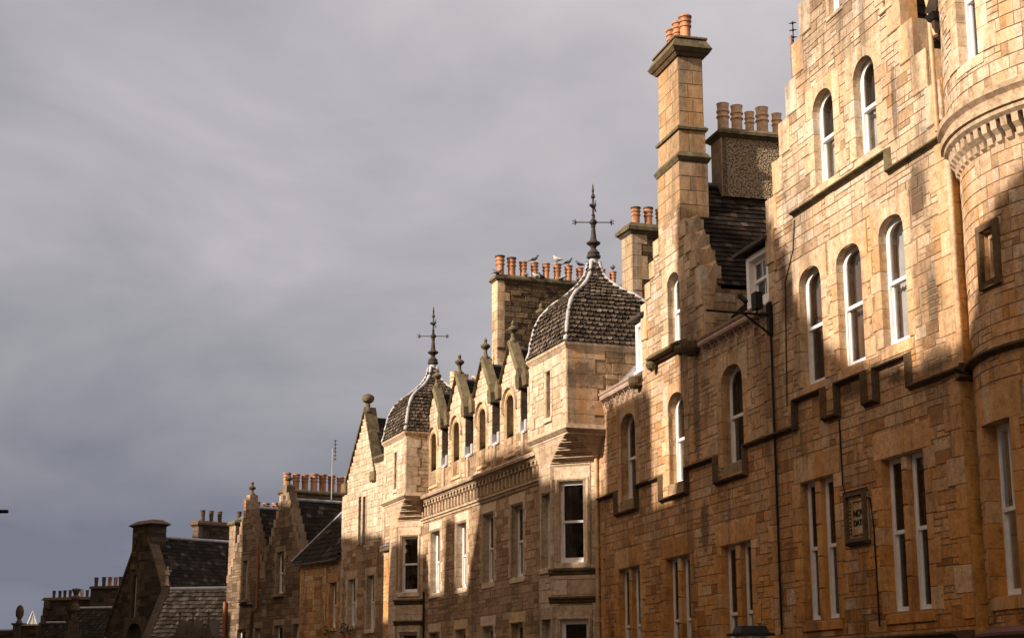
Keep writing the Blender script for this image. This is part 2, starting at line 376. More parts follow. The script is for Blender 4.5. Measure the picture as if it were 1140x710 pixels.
    def lay(s):
        gw, gh = s.gw, s.gh
        nx = max(1, int(round((s.a1 - s.a0) / gw))); nz = max(1, int(round((s.z1 - s.z0) / gh)))
        gw = (s.a1 - s.a0) / nx; gh = (s.z1 - s.z0) / nz
        occ = [[False] * nx for _ in range(nz)]; void = [[False] * nx for _ in range(nz)]
        for j in range(nz):
            for i in range(nx):
                a = s.a0 + (i + .5) * gw; z = s.z0 + (j + .5) * gh
                for q in s.hole:
                    if q[0] - .02 < a < q[1] + .02 and q[2] - .02 < z < q[3] + .02: void[j][i] = occ[j][i] = True
                if s.prof and z + gh * .3 > s.prof(a): void[j][i] = occ[j][i] = True
                if not occ[j][i]:
                    for q in s.block:
                        if q[0] + .01 < a < q[1] - .01 and q[2] + .01 < z < q[3] - .01: occ[j][i] = True; break
        F = s.F
        for j in range(nz):       # mortar bed
            i = 0
            while i < nx:
                if void[j][i]: i += 1; continue
                k = i
                while k < nx and not void[j][k] and k - i < (1 if F.curved else 999): k += 1
                b0, b1 = s.a0 + i * gw, s.a0 + k * gw; c0, c1 = s.z0 + j * gh, s.z0 + (j + 1) * gh
                s.mb.add([F(b0, c0, -.004), F(b0, c1, -.004), F(b1, c1, -.004), F(b1, c0, -.004)], [(0, 1, 2, 3)], s.mor)
                i = k
        for j in range(nz):
            i = 0
            while i < nx:
                if occ[j][i]: i += 1; continue
                if j % 2 == 0: h = random.choices((1, 2, 3), (.22, .72, .06 if s.coarse else 0))[0]
                else: h = 1
                w = random.choice((2, 3, 3, 4, 4, 5)) if h == 2 else random.choice((1, 2, 2, 3, 4)) if h == 1 else 3
                k = 0
                while k < w and i + k < nx and not occ[j][i + k]: k += 1
                w = k
                hh = 1
                while hh < h and j + hh < nz and all(not occ[j + hh][i + q] for q in range(w)): hh += 1
                # avoid leaving one-cell slivers
                if i + w < nx and not occ[j][i + w] and (i + w + 1 >= nx or occ[j][i + w + 1]) and all(not occ[j + q][i + w] for q in range(hh)): w += 1
                for q in range(hh):
                    for r_ in range(w): occ[j + q][i + r_] = True
                g = .0028
                stone(s.mb, F, s.a0 + i * gw + g, s.a0 + (i + w) * gw - g, s.z0 + j * gh + g, s.z0 + (j + hh) * gh - g, s.proud + random.uniform(-s.jit, s.jit), s.dre if s.topz and s.z0 + j * gh > s.topz + random.uniform(-.5, .5) else s.rub)
                i += w

def sweep(mb, F, pts, prof, m, closed=False):
    """Moulding: prof = [(offset to the left of the path, depth)], mitred along pts in the wall plane."""
    if F.curved:
        q = []
        for (x0, y0), (x1, y1) in zip(pts, pts[1:]):
            n = max(1, int(abs(x1 - x0) / .15))
            q += [(x0 + (x1 - x0) * i / n, y0 + (y1 - y0) * i / n) for i in range(n)]
        pts = q + [pts[-1]]
    n = len(pts); rows = []
    for i in range(n):
        def nrm(a, b):
            dx, dy = b[0] - a[0], b[1] - a[1]; l = math.hypot(dx, dy) or 1; return (-dy / l, dx / l)
        if i == 0: nn = nrm(pts[0], pts[1]); sc = 1
        elif i == n - 1: nn = nrm(pts[-2], pts[-1]); sc = 1
        else:
            p_, q_ = nrm(pts[i - 1], pts[i]), nrm(pts[i], pts[i + 1]); x_, y_ = p_[0] + q_[0], p_[1] + q_[1]; l = math.hypot(x_, y_) or 1
            nn = (x_ / l, y_ / l); sc = 1 / max(.3, nn[0] * p_[0] + nn[1] * p_[1])
        rows.append([F(pts[i][0] + nn[0] * o * sc, pts[i][1] + nn[1] * o * sc, h) for o, h in prof])
    k = len(prof)
    for i in range(n - 1):
        vs = rows[i] + rows[i + 1]
        mb.add(vs, [(j, j + 1, k + j + 1, k + j) for j in range(k - 1)], m)
    mb.add(rows[0], [tuple(range(k))], m); mb.add(rows[-1], [tuple(range(k))[::-1]], m)
STRING = [(.0, -.01), (.0, .03), (.02, .04), (.03, .08), (.045, .11), (.07, .115), (.085, .08), (.12, .0)]

def outline(a0, a1, z0, z1, rise=0., p=2.3, n=10):
    pts = [(a0, z0), (a1, z0)]
    zs = z1 - rise
    if rise <= 0: return pts + [(a1, z1), (a0, z1)]
    w = (a1 - a0) / 2; ac = (a0 + a1) / 2
    for i in range(n + 1):
        x_ = cos(pi * i / n); pts.append((ac + w * x_, zs + rise * max(0, 1 - abs(x_) ** p) ** (1 / p)))
    return pts
def ring(mb, F, A, B, h0, h1, m):
    n = len(A)
    vs = [F(*q, h1) for q in A] + [F(*q, h1) for q in B] + [F(*q, h0) for q in A] + [F(*q, h0) for q in B]
    fs = []
    for i in range(n):
        j = (i + 1) % n
        fs += [(i, j, n + j, n + i), (n + i, n + j, 3 * n + j, 3 * n + i), (i, j, 2 * n + j, 2 * n + i)]
    mb.add(vs, fs, m)
def window(parent, F, a0, a1, z0, z1, rise=0., h=-.24, p=2.3, bar=False, drape=None, mid=.5, t=.048, paint='paint'):
    """Sash window; returns the frame mesh whose children are the panes and curtains."""
    w = a1 - a0; mb = MB()
    k = (w - 2 * t) / w
    ring(mb, F, outline(a0 - .03, a1 + .03, z0 - .01, z1 + .02, rise, p), outline(a0 + t, a1 - t, z0 + t, z1 - t, rise * k, p), h - .09, h, paint)
    zm = z0 + (z1 - z0) * mid
    b0, b1 = a0 + t - .012, a1 - t + .012
    # upper sash in front, lower sash set behind it
    box(mb, F, b0, b1, zm - .025, zm + .035, h - .045, h - .006, paint)
    ring(mb, F, outline(b0, b1, zm - .02, z1 - t + .01, rise * k, p), outline(b0 + .045, b1 - .045, zm + .03, z1 - t - .035, rise * k * .86, p), h - .045, h - .012, paint)
    ring(mb, F, outline(b0, b1, z0 + t - .01, zm), outline(b0 + .045, b1 - .045, z0 + t + .07, zm - .03), h - .085, h - .05, paint)
    box(mb, F, a0 - .02, a1 + .02, z0 - .03, z0 + .03, h - .05, h + .03, paint)
    if bar:
        ac = (a0 + a1) / 2; box(mb, F, ac - .012, ac + .012, zm, z1 - t - .02, h - .04, h - .015, paint)
        box(mb, F, ac - .012, ac + .012, z0 + t, zm, h - .08, h - .055, paint)
    f = mb.build('window', parent)
    g = MB()
    o = outline(b0 + .03, b1 - .03, zm, z1 - t - .02, rise * k * .9, p); g.add([F(*q, h - .03) for q in o], [tuple(range(len(o)))[::-1]], 'glass')
    o = outline(b0 + .03, b1 - .03, z0 + t + .03, zm - .02); g.add([F(*q, h - .068) for q in o], [tuple(range(len(o)))[::-1]], 'glass')
    g.build('window_pane', f)
    if drape:
        c = MB(); mt = 'curtain_brown' if drape[0] == 'b' else 'curtain'; d = drape[1:]
        hh = h - .2
        def sheet(x0, x1, y0, y1, mt=mt):
            n = max(4, int((x1 - x0) / .02)); ph = random.random() * 6
            top = [F(x0 + (x1 - x0) * i / n, y1, hh + .02 * sin(i * 1.3 + ph)) for i in range(n + 1)]
            bot = [F(x0 + (x1 - x0) * i / n, y0, hh + .03 * sin(i * 1.3 + ph + .4)) for i in range(n + 1)]
            c.add(top + bot, [(i, i + 1, n + 2 + i, n + 1 + i) for i in range(n)], mt, True)
        if 'full' in d: sheet(a0, a1, z0, z1)
        if 'left' in d: sheet(a1 - w * .32, a1, z0, z1)
        if 'right' in d: sheet(a0, a0 + w * .3, z0, z1)
        if 'half' in d: sheet(a0, a1, z0, zm)
        if 'top' in d: sheet(a0, a1, zm + .1, z1)
        c.build('curtain', f)
    return f

def frame_box(mb, F0, a0, a1, o0, o1, z0, z1, rub, dre, mor, faces='fnb', quoin=True, gw=.15, gh=.115, proud=.012, jit=.01):
    """Masonry box in building coordinates: s a0..a1, o o0(back)..o1(front). faces: f front, n near side (s=a0), b far side (s=a1)."""
    fr = {'f': (Frame((a0, o1), (1, 0)), a1 - a0), 'n': (Frame((a0, o0), (0, 1)), o1 - o0), 'b': (Frame((a1, o1), (0, -1)), o1 - o0), 'r': (Frame((a1, o0), (-1, 0)), a1 - a0)}
    for k in 'fnbr':
        F, L = fr[k]
        if k in faces:
            W_ = Wall(mb, F, 0, L, z0, z1, rub, dre, mor, gw=gw, gh=gh, proud=proud, jit=jit)
            if quoin:
                W_.quoins(0, 1, z0, z1, (.16, .26), .3); W_.quoins(L, -1, z0, z1, (.16, .26), .3)
            W_.lay()
        else:
            mb.add([F(0, z0), F(0, z1), F(L, z1), F(L, z0)], [(0, 1, 2, 3)], mor)
def slab(mb, a0, a1, o0, o1, z0, z1, m, e0=0., e1=0.):
    """Moulded slab with plan grown by e0 at the bottom and e1 at the top."""
    P = []
    for e, z in ((e0, z0), (e1, z1)):
        P += [(a0 - e, o0 - e, z), (a1 + e, o0 - e, z), (a1 + e, o1 + e, z), (a0 - e, o1 + e, z)]
    mb.add(P, [(0, 3, 2, 1), (4, 5, 6, 7), (0, 1, 5, 4), (1, 2, 6, 5), (2, 3, 7, 6), (3, 0, 4, 7)], m)
def lathe(mb, c, prof, m, n=14, smooth=True, m2=None, zsplit=None):
    rows = []
    for r_, z in prof: rows.append([(c[0] + r_ * cos(2 * pi * i / n), c[1] + r_ * sin(2 * pi * i / n), c[2] + z) for i in range(n)])
    for k in range(len(rows) - 1):
        mm = m2 if (m2 and prof[k][1] >= zsplit) else m
        mb.add(rows[k] + rows[k + 1], [(i, (i + 1) % n, n + (i + 1) % n, n + i) for i in range(n)], mm, smooth)
    mb.add(rows[-1], [tuple(range(n))], m2 or m); mb.add(rows[0], [tuple(range(n))[::-1]], m)
def tube(mb, pts, r_, m, n=8, rs=None):
    V = mathutils.Vector; pts = [V(q) for q in pts]; rows = []
    for i, q in enumerate(pts):
        d = (pts[min(i + 1, len(pts) - 1)] - pts[max(i - 1, 0)]).normalized()
        up = V((0, 0, 1)) if abs(d.z) < .95 else V((1, 0, 0))
        x_ = d.cross(up).normalized(); y_ = d.cross(x_).normalized(); rr = rs[i] if rs else r_
        rows.append([tuple(q + (x_ * cos(2 * pi * k / n) + y_ * sin(2 * pi * k / n)) * rr) for k in range(n)])
    for k in range(len(rows) - 1):
        mb.add(rows[k] + rows[k + 1], [(i, (i + 1) % n, n + (i + 1) % n, n + i) for i in range(n)], m, True)
    mb.add(rows[0], [tuple(range(n))], m); mb.add(rows[-1], [tuple(range(n))[::-1]], m)
def slates(mb, P, rows, cols, m='slate', th=.012, fish=False, keep=None, under=True, jit=.15):
    """P(x,y) -> point on the roof plane for x,y in 0..1 (y up the slope)."""
    V = mathutils.Vector
    def nrm(x_, y_):
        e_ = 1e-3; a = V(P(min(x_ + e_, 1), y_)) - V(P(max(x_ - e_, 0), y_)); b_ = V(P(x_, min(y_ + e_, 1))) - V(P(x_, max(y_ - e_, 0)))
        n_ = a.cross(b_); 
        n_ = n_.normalized() if n_.length > 1e-12 else V((0, 0, 1))
        return -n_ if n_.z < 0 else n_
    if under:
        k = 12
        for j in range(k):
            mb.add([P(0, j / k), P(1, j / k), P(1, (j + 1) / k), P(0, (j + 1) / k)], [(0, 1, 2, 3)], m)
    for j in range(rows):
        y0, y1 = j / rows, min(1, (j + 1.35) / rows)
        wj = (V(P(1, y0)) - V(P(0, y0))).length; w0 = (V(P(1, 0)) - V(P(0, 0))).length
        c = max(1, int(round(cols * wj / w0))) if w0 > 0 else cols
        for i in range(-1, c + 1):
            x0 = (i + (.5 if j % 2 else 0)) / c; x1 = x0 + 1 / c
            x0 = max(0, x0 + .03 / c); x1 = min(1, x1 - .03 / c)
            if x1 - x0 < .2 / c: continue
            if keep and not keep((x0 + x1) / 2, (y0 + y1) / 2): continue
            n_ = nrm((x0 + x1) / 2, y0 + .3 / rows); hb = th * 1.9 + random.uniform(0, th * jit * 4); ht = .003
            dy = random.uniform(-jit, jit) * .35 / rows; yb = max(0, y0 + dy)
            if fish:
                q = [(x0, yb + .38 / rows), (x0 + (x1 - x0) * .22, yb + .08 / rows), ((x0 + x1) / 2, yb), (x1 - (x1 - x0) * .22, yb + .08 / rows), (x1, yb + .38 / rows)]
                vt = [V(P(*a)) + n_ * hb for a in q] + [V(P(x1, y1)) + n_ * ht, V(P(x0, y1)) + n_ * ht]
                vb = [v_ - n_ * th * 1.5 for v_ in vt[:5]]
                mb.add([tuple(v_) for v_ in vt + vb], [tuple(range(7)), (0, 7, 8, 1), (1, 8, 9, 2), (2, 9, 10, 3), (3, 10, 11, 4)], m)
            else:
                vt = [V(P(x0, yb)) + n_ * hb, V(P(x1, yb)) + n_ * (hb + random.uniform(-.2, .2) * th), V(P(x1, y1)) + n_ * ht, V(P(x0, y1)) + n_ * ht]
                vb = [v_ - n_ * th * 1.5 for v_ in vt[:2]]
                mb.add([tuple(v_) for v_ in vt + vb], [(0, 1, 2, 3), (0, 4, 5, 1)], m)
def quadP(A, B, C_, D):
    return lambda x_, y_: tuple((A[i] * (1 - x_) + B[i] * x_) * (1 - y_) + (D[i] * (1 - x_) + C_[i] * x_) * y_ for i in range(3))

def thing(name, label, cat, group=None, loc=(0, 0, 0), rz=0.):
    o = bpy.data.objects.new(name, None); COL.objects.link(o); o.location = loc; o.rotation_euler = (0, 0, rz)
    o['label'] = label; o['category'] = cat
    if group: o['group'] = group
    return o
def tag(o, label, cat, group=None):
    o['label'] = label; o['category'] = cat
    if group: o['group'] = group
    return o
def struct(o, kind='structure'): o['kind'] = kind; return o

class Bld:
    """A building: an Empty at the foot of its street front; local x runs along the front away from the viewer, y points to the street."""
    def __init__(s, O, ang, label, cat='building', name='tenement'):
        t_ = R(ang); s.O = O; s.u = (-sin(t_), cos(t_)); s.n = (-cos(t_), -sin(t_))
        s.root = thing(name, label, cat, None, (O[0], O[1], 0), pi / 2 + t_)
    def world(s, a, o, z=0.): return (s.O[0] + s.u[0] * a + s.n[0] * o, s.O[1] + s.u[1] * a + s.n[1] * o, z)
def ray(x_, y_):
    a = x_ - 570; b_ = 355 - y_; cp, sp = cos(PITCH), sin(PITCH)
    return (a, FPX * cp - b_ * sp, FPX * sp + b_ * cp)
def survey(B, F, x_, y_):
    """sighting: where the line of sight through a mark on the photograph meets wall F of building B -> (a, z)"""
    d = ray(x_, y_)
    po = B.world(*F.p); un = (B.u[0] * F.n[0] + B.n[0] * F.n[1], B.u[1] * F.n[0] + B.n[1] * F.n[1]); uu = (B.u[0] * F.u[0] + B.n[0] * F.u[1], B.u[1] * F.u[0] + B.n[1] * F.u[1])
    k = (po[0] * un[0] + po[1] * un[1]) / (d[0] * un[0] + d[1] * un[1])
    X, Y = d[0] * k - po[0], d[1] * k - po[1]
    return (X * uu[0] + Y * uu[1], d[2] * k + EYE)

POTS = {}
def pot(parent, loc, kind='a', sc=1., tilt=0.):
    key = kind
    if key not in POTS:
        mb = MB()
        col = {'a': 'pot', 'b': 'pot_buff', 'c': 'pot', 's': 'pot_soot'}[kind]
        P = [(.135, 0), (.125, .04), (.125, .36), (.15, .37), (.15, .41), (.128, .42), (.128, .49), (.155, .50), (.155, .54), (.13, .55), (.138, .60), (.165, .62), (.165, .655), (.11, .66), (.1, .60)]
        if kind == 'b': P = [(.14, 0), (.14, .38), (.17, .40), (.17, .43), (.14, .45), (.14, .52), (.17, .54), (.17, .57), (.145, .59), (.145, .66), (.155, .74), (.165, .76), (.12, .76), (.11, .7)]
        lathe(mb, (0, 0, 0), P, col, 16, True, 'pot_soot' if kind in 'c' else None, .56)
        o = mb.build('chimney_pot', parent); POTS[key] = o.data
    else:
        o = bpy.data.objects.new('chimney_pot', POTS[key]); COL.objects.link(o); o.parent = parent
    o.location = loc; o.scale = (sc, sc, sc * random.uniform(.97, 1.04)); o.rotation_euler = (random.uniform(-.015, .015), random.uniform(-.015, .015), random.random() * 6)
    return o
def cap(mb, a0, a1, o0, o1, z, h, pr=.14, m='cap'):
    slab(mb, a0, a1, o0, o1, z, z + h * .3, m, .02, pr * .75)
    slab(mb, a0, a1, o0, o1, z + h * .3 + .003, z + h * .62, m, pr, pr)
    slab(mb, a0, a1, o0, o1, z + h * .62 + .003, z + h, m, pr * .85, pr * .25)
def crow_prof(sf, zf, ap, step, rise, n):
    """left foot sf, right foot sym about ap; returns profile function of a stepped gable."""
    half = abs(sf - ap)
    def f(a):
        d = half - abs(a - ap)
        if d < 0: return zf
        return zf + (int(d / step) + 1) * rise if d < n * step else zf + n * rise
    return f
def crowsteps(mb, F, sf, zf, ap, step, rise, n, side, m, back=-.32, front=.03, rnd=None):
    """cope blocks on one side; side=+1 for the foot at larger a"""
    half = abs(sf - ap)
    for k in range(n):
        x1 = ap + side * (half - k * step); x0 = ap + side * (half - (k + 1) * step) - side * .1
        lo, hi = min(x0, x1), max(x0, x1); z0 = zf + k * rise; z1 = zf + (k + 1) * rise
        box(mb, F, lo, hi, z0 + .02, z1 + .02, back, front, m, .015)

def rebase(B, ds, dz):
    """move the building's Empty to the foot of its front without moving its parts"""
    for c in B.root.children: c.location = (c.location[0] - ds, c.location[1], c.location[2] - dz)
    x_, y_, z_ = B.world(ds, 0, dz); B.root.location = (x_, y_, z_)
def gz(y): return -.045 * max(-20, y) - .05     # street level falls away from the viewer

# ------------------------------------------------------------------ ground
def ground():
    mb = MB(); n = 24
    for i in range(-6, n):
        y0, y1 = i * 10, (i + 1) * 10
        mb.add([(-300, y0, gz(y0) - .12), (300, y0, gz(y0) - .12), (300, y1, gz(y1) - .12), (-300, y1, gz(y1) - .12)], [(0, 1, 2, 3)], 'asphalt')
    zf = gz(240) - .12
    mb.add([(-1500, 240, zf), (1500, 240, zf), (1500, 2500, zf), (-1500, 2500, zf)], [(0, 1, 2, 3)], 'asphalt')
    struct(mb.build('ground'))
ground()
CPTS = [(12.2, 2.5), (6.19, 25), (2.17, 40.04), (-4.3, 55.4), (-7.5, 64.0), (-12.6, 73.0), (-25, 86), (-60, 118)]
def pavement():
    mb = MB()
    for (x0, y0), (x1, y1) in zip(CPTS, CPTS[1:]):
        l = math.hypot(x1 - x0, y1 - y0); nx, ny = -(y1 - y0) / l, (x1 - x0) / l
        n = 6
        for i in range(n):
            a, b_ = i / n, (i + 1) / n
            P = []
            for q in (a, b_):
                X, Y = x0 + (x1 - x0) * q, y0 + (y1 - y0) * q
                z_ = gz(Y)
                P += [(X - nx * 1.5, Y - ny * 1.5, z_), (X + nx * 2.4, Y + ny * 2.4, z_), (X + nx * 2.4, Y + ny * 2.4, z_ - .3)]
            mb.add(P, [(0, 1, 4, 3), (1, 2, 5, 4)], 'setts')
    struct(mb.build('pavement'))
pavement()

# ================================================================== A: near tenement with round corner tower
OA = (6.19, 25.0)
A = Bld(OA, 14.97, 'tall golden sandstone tenement with crow stepped gable and round corner tower, nearest the viewer', name='corner_tenement')
FF = Frame((0, 0), (1, 0))
SL = 5.0
def a_gable(a):
    if a > SL: return 0
    ap, st, ri = 1.70, .36, .66
    d = 3.3 - abs(a - ap)
    return 10.2 + (int(max(0, d) / st) + 1) * ri if d > 0 else 10.2
mb = MB()
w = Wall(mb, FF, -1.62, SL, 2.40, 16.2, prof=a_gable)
for q in ((2.65, 3.99, 3.28, 3.48), (-.43, .93, .19, .36)):
    w.opening(q[0], q[1], 2.87, 5.32, marg=.2, lint=.42, reveal=.34, sill=.16, sillp=.03, mull=(q[2], q[3]))
MW = ((2.80, 3.70, 7.0, 9.12), (1.27, 2.19, 7.05, 9.12), (-.22, .62, 7.1, 9.2))
for q in MW: w.opening(q[0], q[1], q[2], q[3], rise=.36, p=2.6, marg=.2, lint=.26, reveal=.36, sill=.2, sillp=.02, roll=False)
TW = ((2.02, 2.83, 10.5, 12.2), (.46, 1.23, 10.5, 12.2))
for q in TW: w.opening(q[0], q[1], q[2], q[3], rise=.38, p=2.2, marg=.22, lint=.2, reveal=.32, sill=.16, sillp=.02)
w.opening(1.56, 2.0, 13.45, 14.5, marg=.12, lint=.2, reveal=.2, sill=.1, sillp=.03)
w.opening(-.2, .05, 12.75, 13.6, marg=.12, lint=.2, reveal=.25, sill=.1)
w.quoins(-1.62, 1, 2.7, 10.2, (.3, .52), .36)
w.quoins(SL, -1, 8.8, 10.2, (.25, .4), .32)
# plaque recess
w.block.append((1.43, 2.15, 4.0, 4.9)); w.lay()
crowsteps(mb, FF, SL, 10.2, 1.70, .36, .66, 9, 1, 'dress_gold', -.3, .03)
crowsteps(mb, FF, SL, 10.2, 1.70, .36, .66, 9, -1, 'dress_gold', -.3, .03)
# skew foot at the junction
box(mb, FF, SL - .32, SL + .03, 9.6, 10.24, -.3, .05, 'dress_gold', .02)
# return face beside the tower, facing the viewer, with its slender shaft
RF = Frame((-1.62, -1.3), (0, 1))
rw = Wall(mb, RF, 0, 1.3, 2.4, 11., gw=.2)
z_ = 2.4
while z_ < 10.9:
    e = min(z_ + .5, 11.); rw.dressed(.0, 1.3 - .01, z_, e, h=.0, back=-.05, ch=.006, m='dress_orange'); z_ = e
tube(mb, [(-1.66, -.02, 6.4), (-1.66, -.02, 9.9)], .05, 'dress_gold', 10)
A_wall = mb.build('wall', A.root)
# window sashes
for q, dr in zip(((2.65, 3.28), (3.48, 3.99), (-.43, .19), (.36, .93)), ('b', 'b', None, None)):
    window(A.root, FF, q[0], q[1], 2.87, 5.32, h=-.14, drape=('b', 'left') if dr else None, mid=.52)
window(A.root, FF, *MW[0], .36, -.13, 2.6, drape=('b', 'left')); window(A.root, FF, *MW[1], .36, -.13, 2.6, drape=('b', 'left', 'right')); window(A.root, FF, *MW[2], .36, -.13, 2.6, drape=('w', 'left', 'right'))
window(A.root, FF, *TW[0], .38, -.135, 2.2, drape=('w', 'half')); window(A.root, FF, *TW[1], .38, -.135, 2.2, drape=('w', 'half'))
window(A.root, FF, 1.56, 2.0, 13.45, 14.5, h=-.10); window(A.root, FF, -.2, .05, 12.75, 13.6, h=-.10, drape=('w', 'full'))
# string courses
mb = MB()
sweep(mb, FF, [(3.95, 6.28), (3.95, 6.76), (2.90, 6.76), (2.90, 6.24), (2.25, 6.24), (2.25, 6.76), (1.38, 6.76), (1.38, 6.24), (.84, 6.24), (.84, 6.76), (-.13, 6.76), (-.13, 6.26), (-1.62, 6.26), (-1.74, 6.26)][::-1], STRING, 'mould')
mb.build('string_course', A.root)
mb = MB()
sweep(mb, FF, [(3.80, 10.22), (.16, 10.22), (.16, 9.88), (-1.66, 9.88)][::-1], STRING, 'cap')
mb.build('string_course', A.root)
mb = MB()
sweep(mb, RF, [(1.38, 6.26), (.0, 6.26)], STRING, 'mould')
mb.build('string_course', A.root)
# plaque with a carved date, dogtooth border
mb = MB()
box(mb, FF, 1.45, 2.13, 4.10, 4.88, -.05, .03, 'dress_buff', .01)
ring(mb, FF, outline(1.43, 2.15, 4.08, 4.9), outline(1.49, 2.09, 4.14, 4.84), .03, .10, 'mould')
sweep(mb, FF, [(1.42, 4.9), (2.17, 4.9)], [(0, .0), (0, .08), (.03, .1), (.05, .02)], 'mould')
sweep(mb, FF, [(1.42, 4.03), (2.17, 4.03)], [(0, .0), (.01, .07), (.05, .09), (.06, .0)], 'mould')
for i in range(9): box(mb, FF, 1.96, 2.02, 4.21 + i * .063, 4.25 + i * .063, .03, .07, 'mould', .015)
ring(mb, FF, outline(1.54, 1.94, 4.2, 4.78), outline(1.57, 1.91, 4.23, 4.75), .03, .06, 'dress_gold')
pl = mb.build('plaque', A.root)
def lettering(parent, F, a, z, h, txt, size, m, name='carved_letters', depth=.006):
    cu = bpy.data.curves.new(name, 'FONT'); cu.body = txt; cu.size = size; cu.extrude = depth; cu.align_x = 'CENTER'; cu.offset = .003
    o = bpy.data.objects.new(name, cu); me = None
    COL.objects.link(o); bpy.context.view_layer.update()
    me = bpy.data.meshes.new_from_object(o.evaluated_get(bpy.context.evaluated_depsgraph_get())); me.name = name
    bpy.data.objects.remove(o)
    for v_ in me.vertices: v_.co = F(a - v_.co.x, z + v_.co.y, h + v_.co.z)
    me.materials.clear(); me.materials.append(M[m])
    ob = bpy.data.objects.new(name, me); COL.objects.link(ob); ob.parent = parent; return ob
lettering(pl, FF, 1.74, 4.50, .036, 'NOV', .16, 'iron'); lettering(pl, FF, 1.74, 4.35, .036, 'DATE', .14, 'iron')

# ---- round tower
TC = (9.14, 22.7)
dx, dy = TC[0] - OA[0], TC[1] - OA[1]
tc_ = (dx * A.u[0] + dy * A.u[1], dx * A.n[0] + dy * A.n[1])
TR = 2.45
def ang_of(x_, y_, r_):
    d = ray(x_, y_); k2 = d[0] ** 2 + d[1] ** 2; b_ = -2 * (d[0] * TC[0] + d[1] * TC[1]); c_ = TC[0] ** 2 + TC[1] ** 2 - r_ * r_
    D = b_ * b_ - 4 * k2 * c_
    k = (-b_ - math.sqrt(max(0, D))) / (2 * k2)
    X, Y = d[0] * k - TC[0], d[1] * k - TC[1]
    return math.atan2(X * A.n[0] + Y * A.n[1], X * A.u[0] + Y * A.u[1]), d[2] * k + EYE
PH0 = R(150); PH1 = R(20)      # the drum runs from near side (150 deg) round the street side
def drum(r_): return Cyl(tc_, r_, PH0)
DL = Cyl(tc_, TR, R(200)); LEN = TR * R(180)
def arc(x_, y_, r_=TR, C=None):
    C = C or DL; p_, z_ = ang_of(x_, y_, r_); return (C.phi0 - (p_ % (2 * pi) if p_ < 0 else p_)) * C.r, z_
mb = MB()
TW_ = Wall(mb, DL, 0, LEN, 2.3, 9.3, gw=.15)
aL, zT = arc(1099, 560); aR, _ = arc(1131, 560); _, zt = arc(1105, 475); _, zb = arc(1122, 664)
wa0, wa1 = min(aL, aR), max(aL, aR); zt = 5.35; zb = 2.95
TW_.opening(wa0, wa1, zb, zt, marg=.2, lint=.5, reveal=.3, sill=.18, sillp=.03)
bL, _ = arc(1092, 285); bR, _ = arc(1114, 280); b0_, b1_ = min(bL, bR), max(bL, bR)
TW_.opening(b0_ + .08, b1_ - .08, 7.32, 8.07, marg=.1, lint=.12, reveal=.12, sill=.08, quoin=False)
TW_.lay()
mb.add([DL(b0_, 7.27, -.11), DL(b1_, 7.27, -.11), DL(b1_, 8.12, -.11), DL(b0_, 8.12, -.11)], [(0, 1, 2, 3)], 'dress_gold')
twr = mb.build('corner_tower', A.root)
mb = MB(); ring(mb, DL, outline(b0_ - .02, b1_ + .02, 7.23, 8.17), outline(b0_ + .09, b1_ - .09, 7.33, 8.07), .0, .06, 'mould')
ring(mb, DL, outline(b0_ + .14, b1_ - .14, 7.39, 8.01), outline(b0_ + .18, b1_ - .18, 7.44, 7.96), -.10, -.06, 'dress_gold'); mb.build('carved_panel', twr)
window(twr, DL, wa0, wa1, zb, zt, h=-.2, bar=True)
mb = MB(); sweep(mb, DL, [(0, 6.26), (LEN, 6.26)], [(o, h) for o, h in STRING], 'mould'); mb.build('string_course', twr)
# corbelled rim and the wider upper storey
DU = Cyl(tc_, 2.60, R(200)); LU = 2.6 * R(180)
mb = MB()
sweep(mb, DU, [(0, 9.62), (LU, 9.62)], [(-.1, -.2), (-.1, .0), (-.05, .06), (.0, .07), (.02, .11), (.10, .12), (.13, .05), (.2, .07), (.26, .14), (.33, .15), (.36, .06), (.42, .0), (.42, -.1)], 'mould_light')
nc = int(TR * R(180) / .19)
for i in range(nc):
    a = (i + .5) * .19
    a0_, a1_ = a - .055, a + .055
    V_ = [DL(a0_, 9.55, .0), DL(a1_, 9.55, .0), DL(a0_, 9.55, .16), DL(a1_, 9.55, .16), DL(a0_, 9.40, .14), DL(a1_, 9.40, .14), DL(a0_, 9.33, .07), DL(a1_, 9.33, .07), DL(a0_, 9.24, .05), DL(a1_, 9.24, .05), DL(a0_, 9.2, .0), DL(a1_, 9.2, .0)]
    mb.add(V_, [(2, 3, 5, 4), (4, 5, 7, 6), (6, 7, 9, 8), (8, 9, 11, 10), (0, 2, 4, 6, 8, 10), (1, 11, 9, 7, 5, 3)], 'mould_light')
mb.build('corbel_rim', twr)
mb = MB(); U = Wall(mb, DU, 0, LU, 9.98, 14.5)
cL, _ = arc(1066, 30, 2.6, DU); cR, _ = arc(1083, 30, 2.6, DU); c0_, c1_ = min(cL, cR), max(cL, cR)
_, zsl = arc(1075, 70, 2.6, DU)
U.opening(c0_ - .1, c1_, zsl, zsl + 2.0, marg=.22, lint=.3, reveal=.22, sill=.16, sillp=.02); U.lay()
mb.build('tower_upper_wall', twr)
window(twr, DU, c0_ - .1, c1_, zsl, zsl + 2.0, h=-.14, drape=('w', 'full'))
mb = MB()
lathe(mb, (tc_[0], tc_[1], 14.5), [(2.75, 0), (2.85, .25), (2.5, .3), (1.6, 1.9), (.6, 3.8), (.05, 4.8)], 'slate', 32)
mb.build('tower_roof', twr)
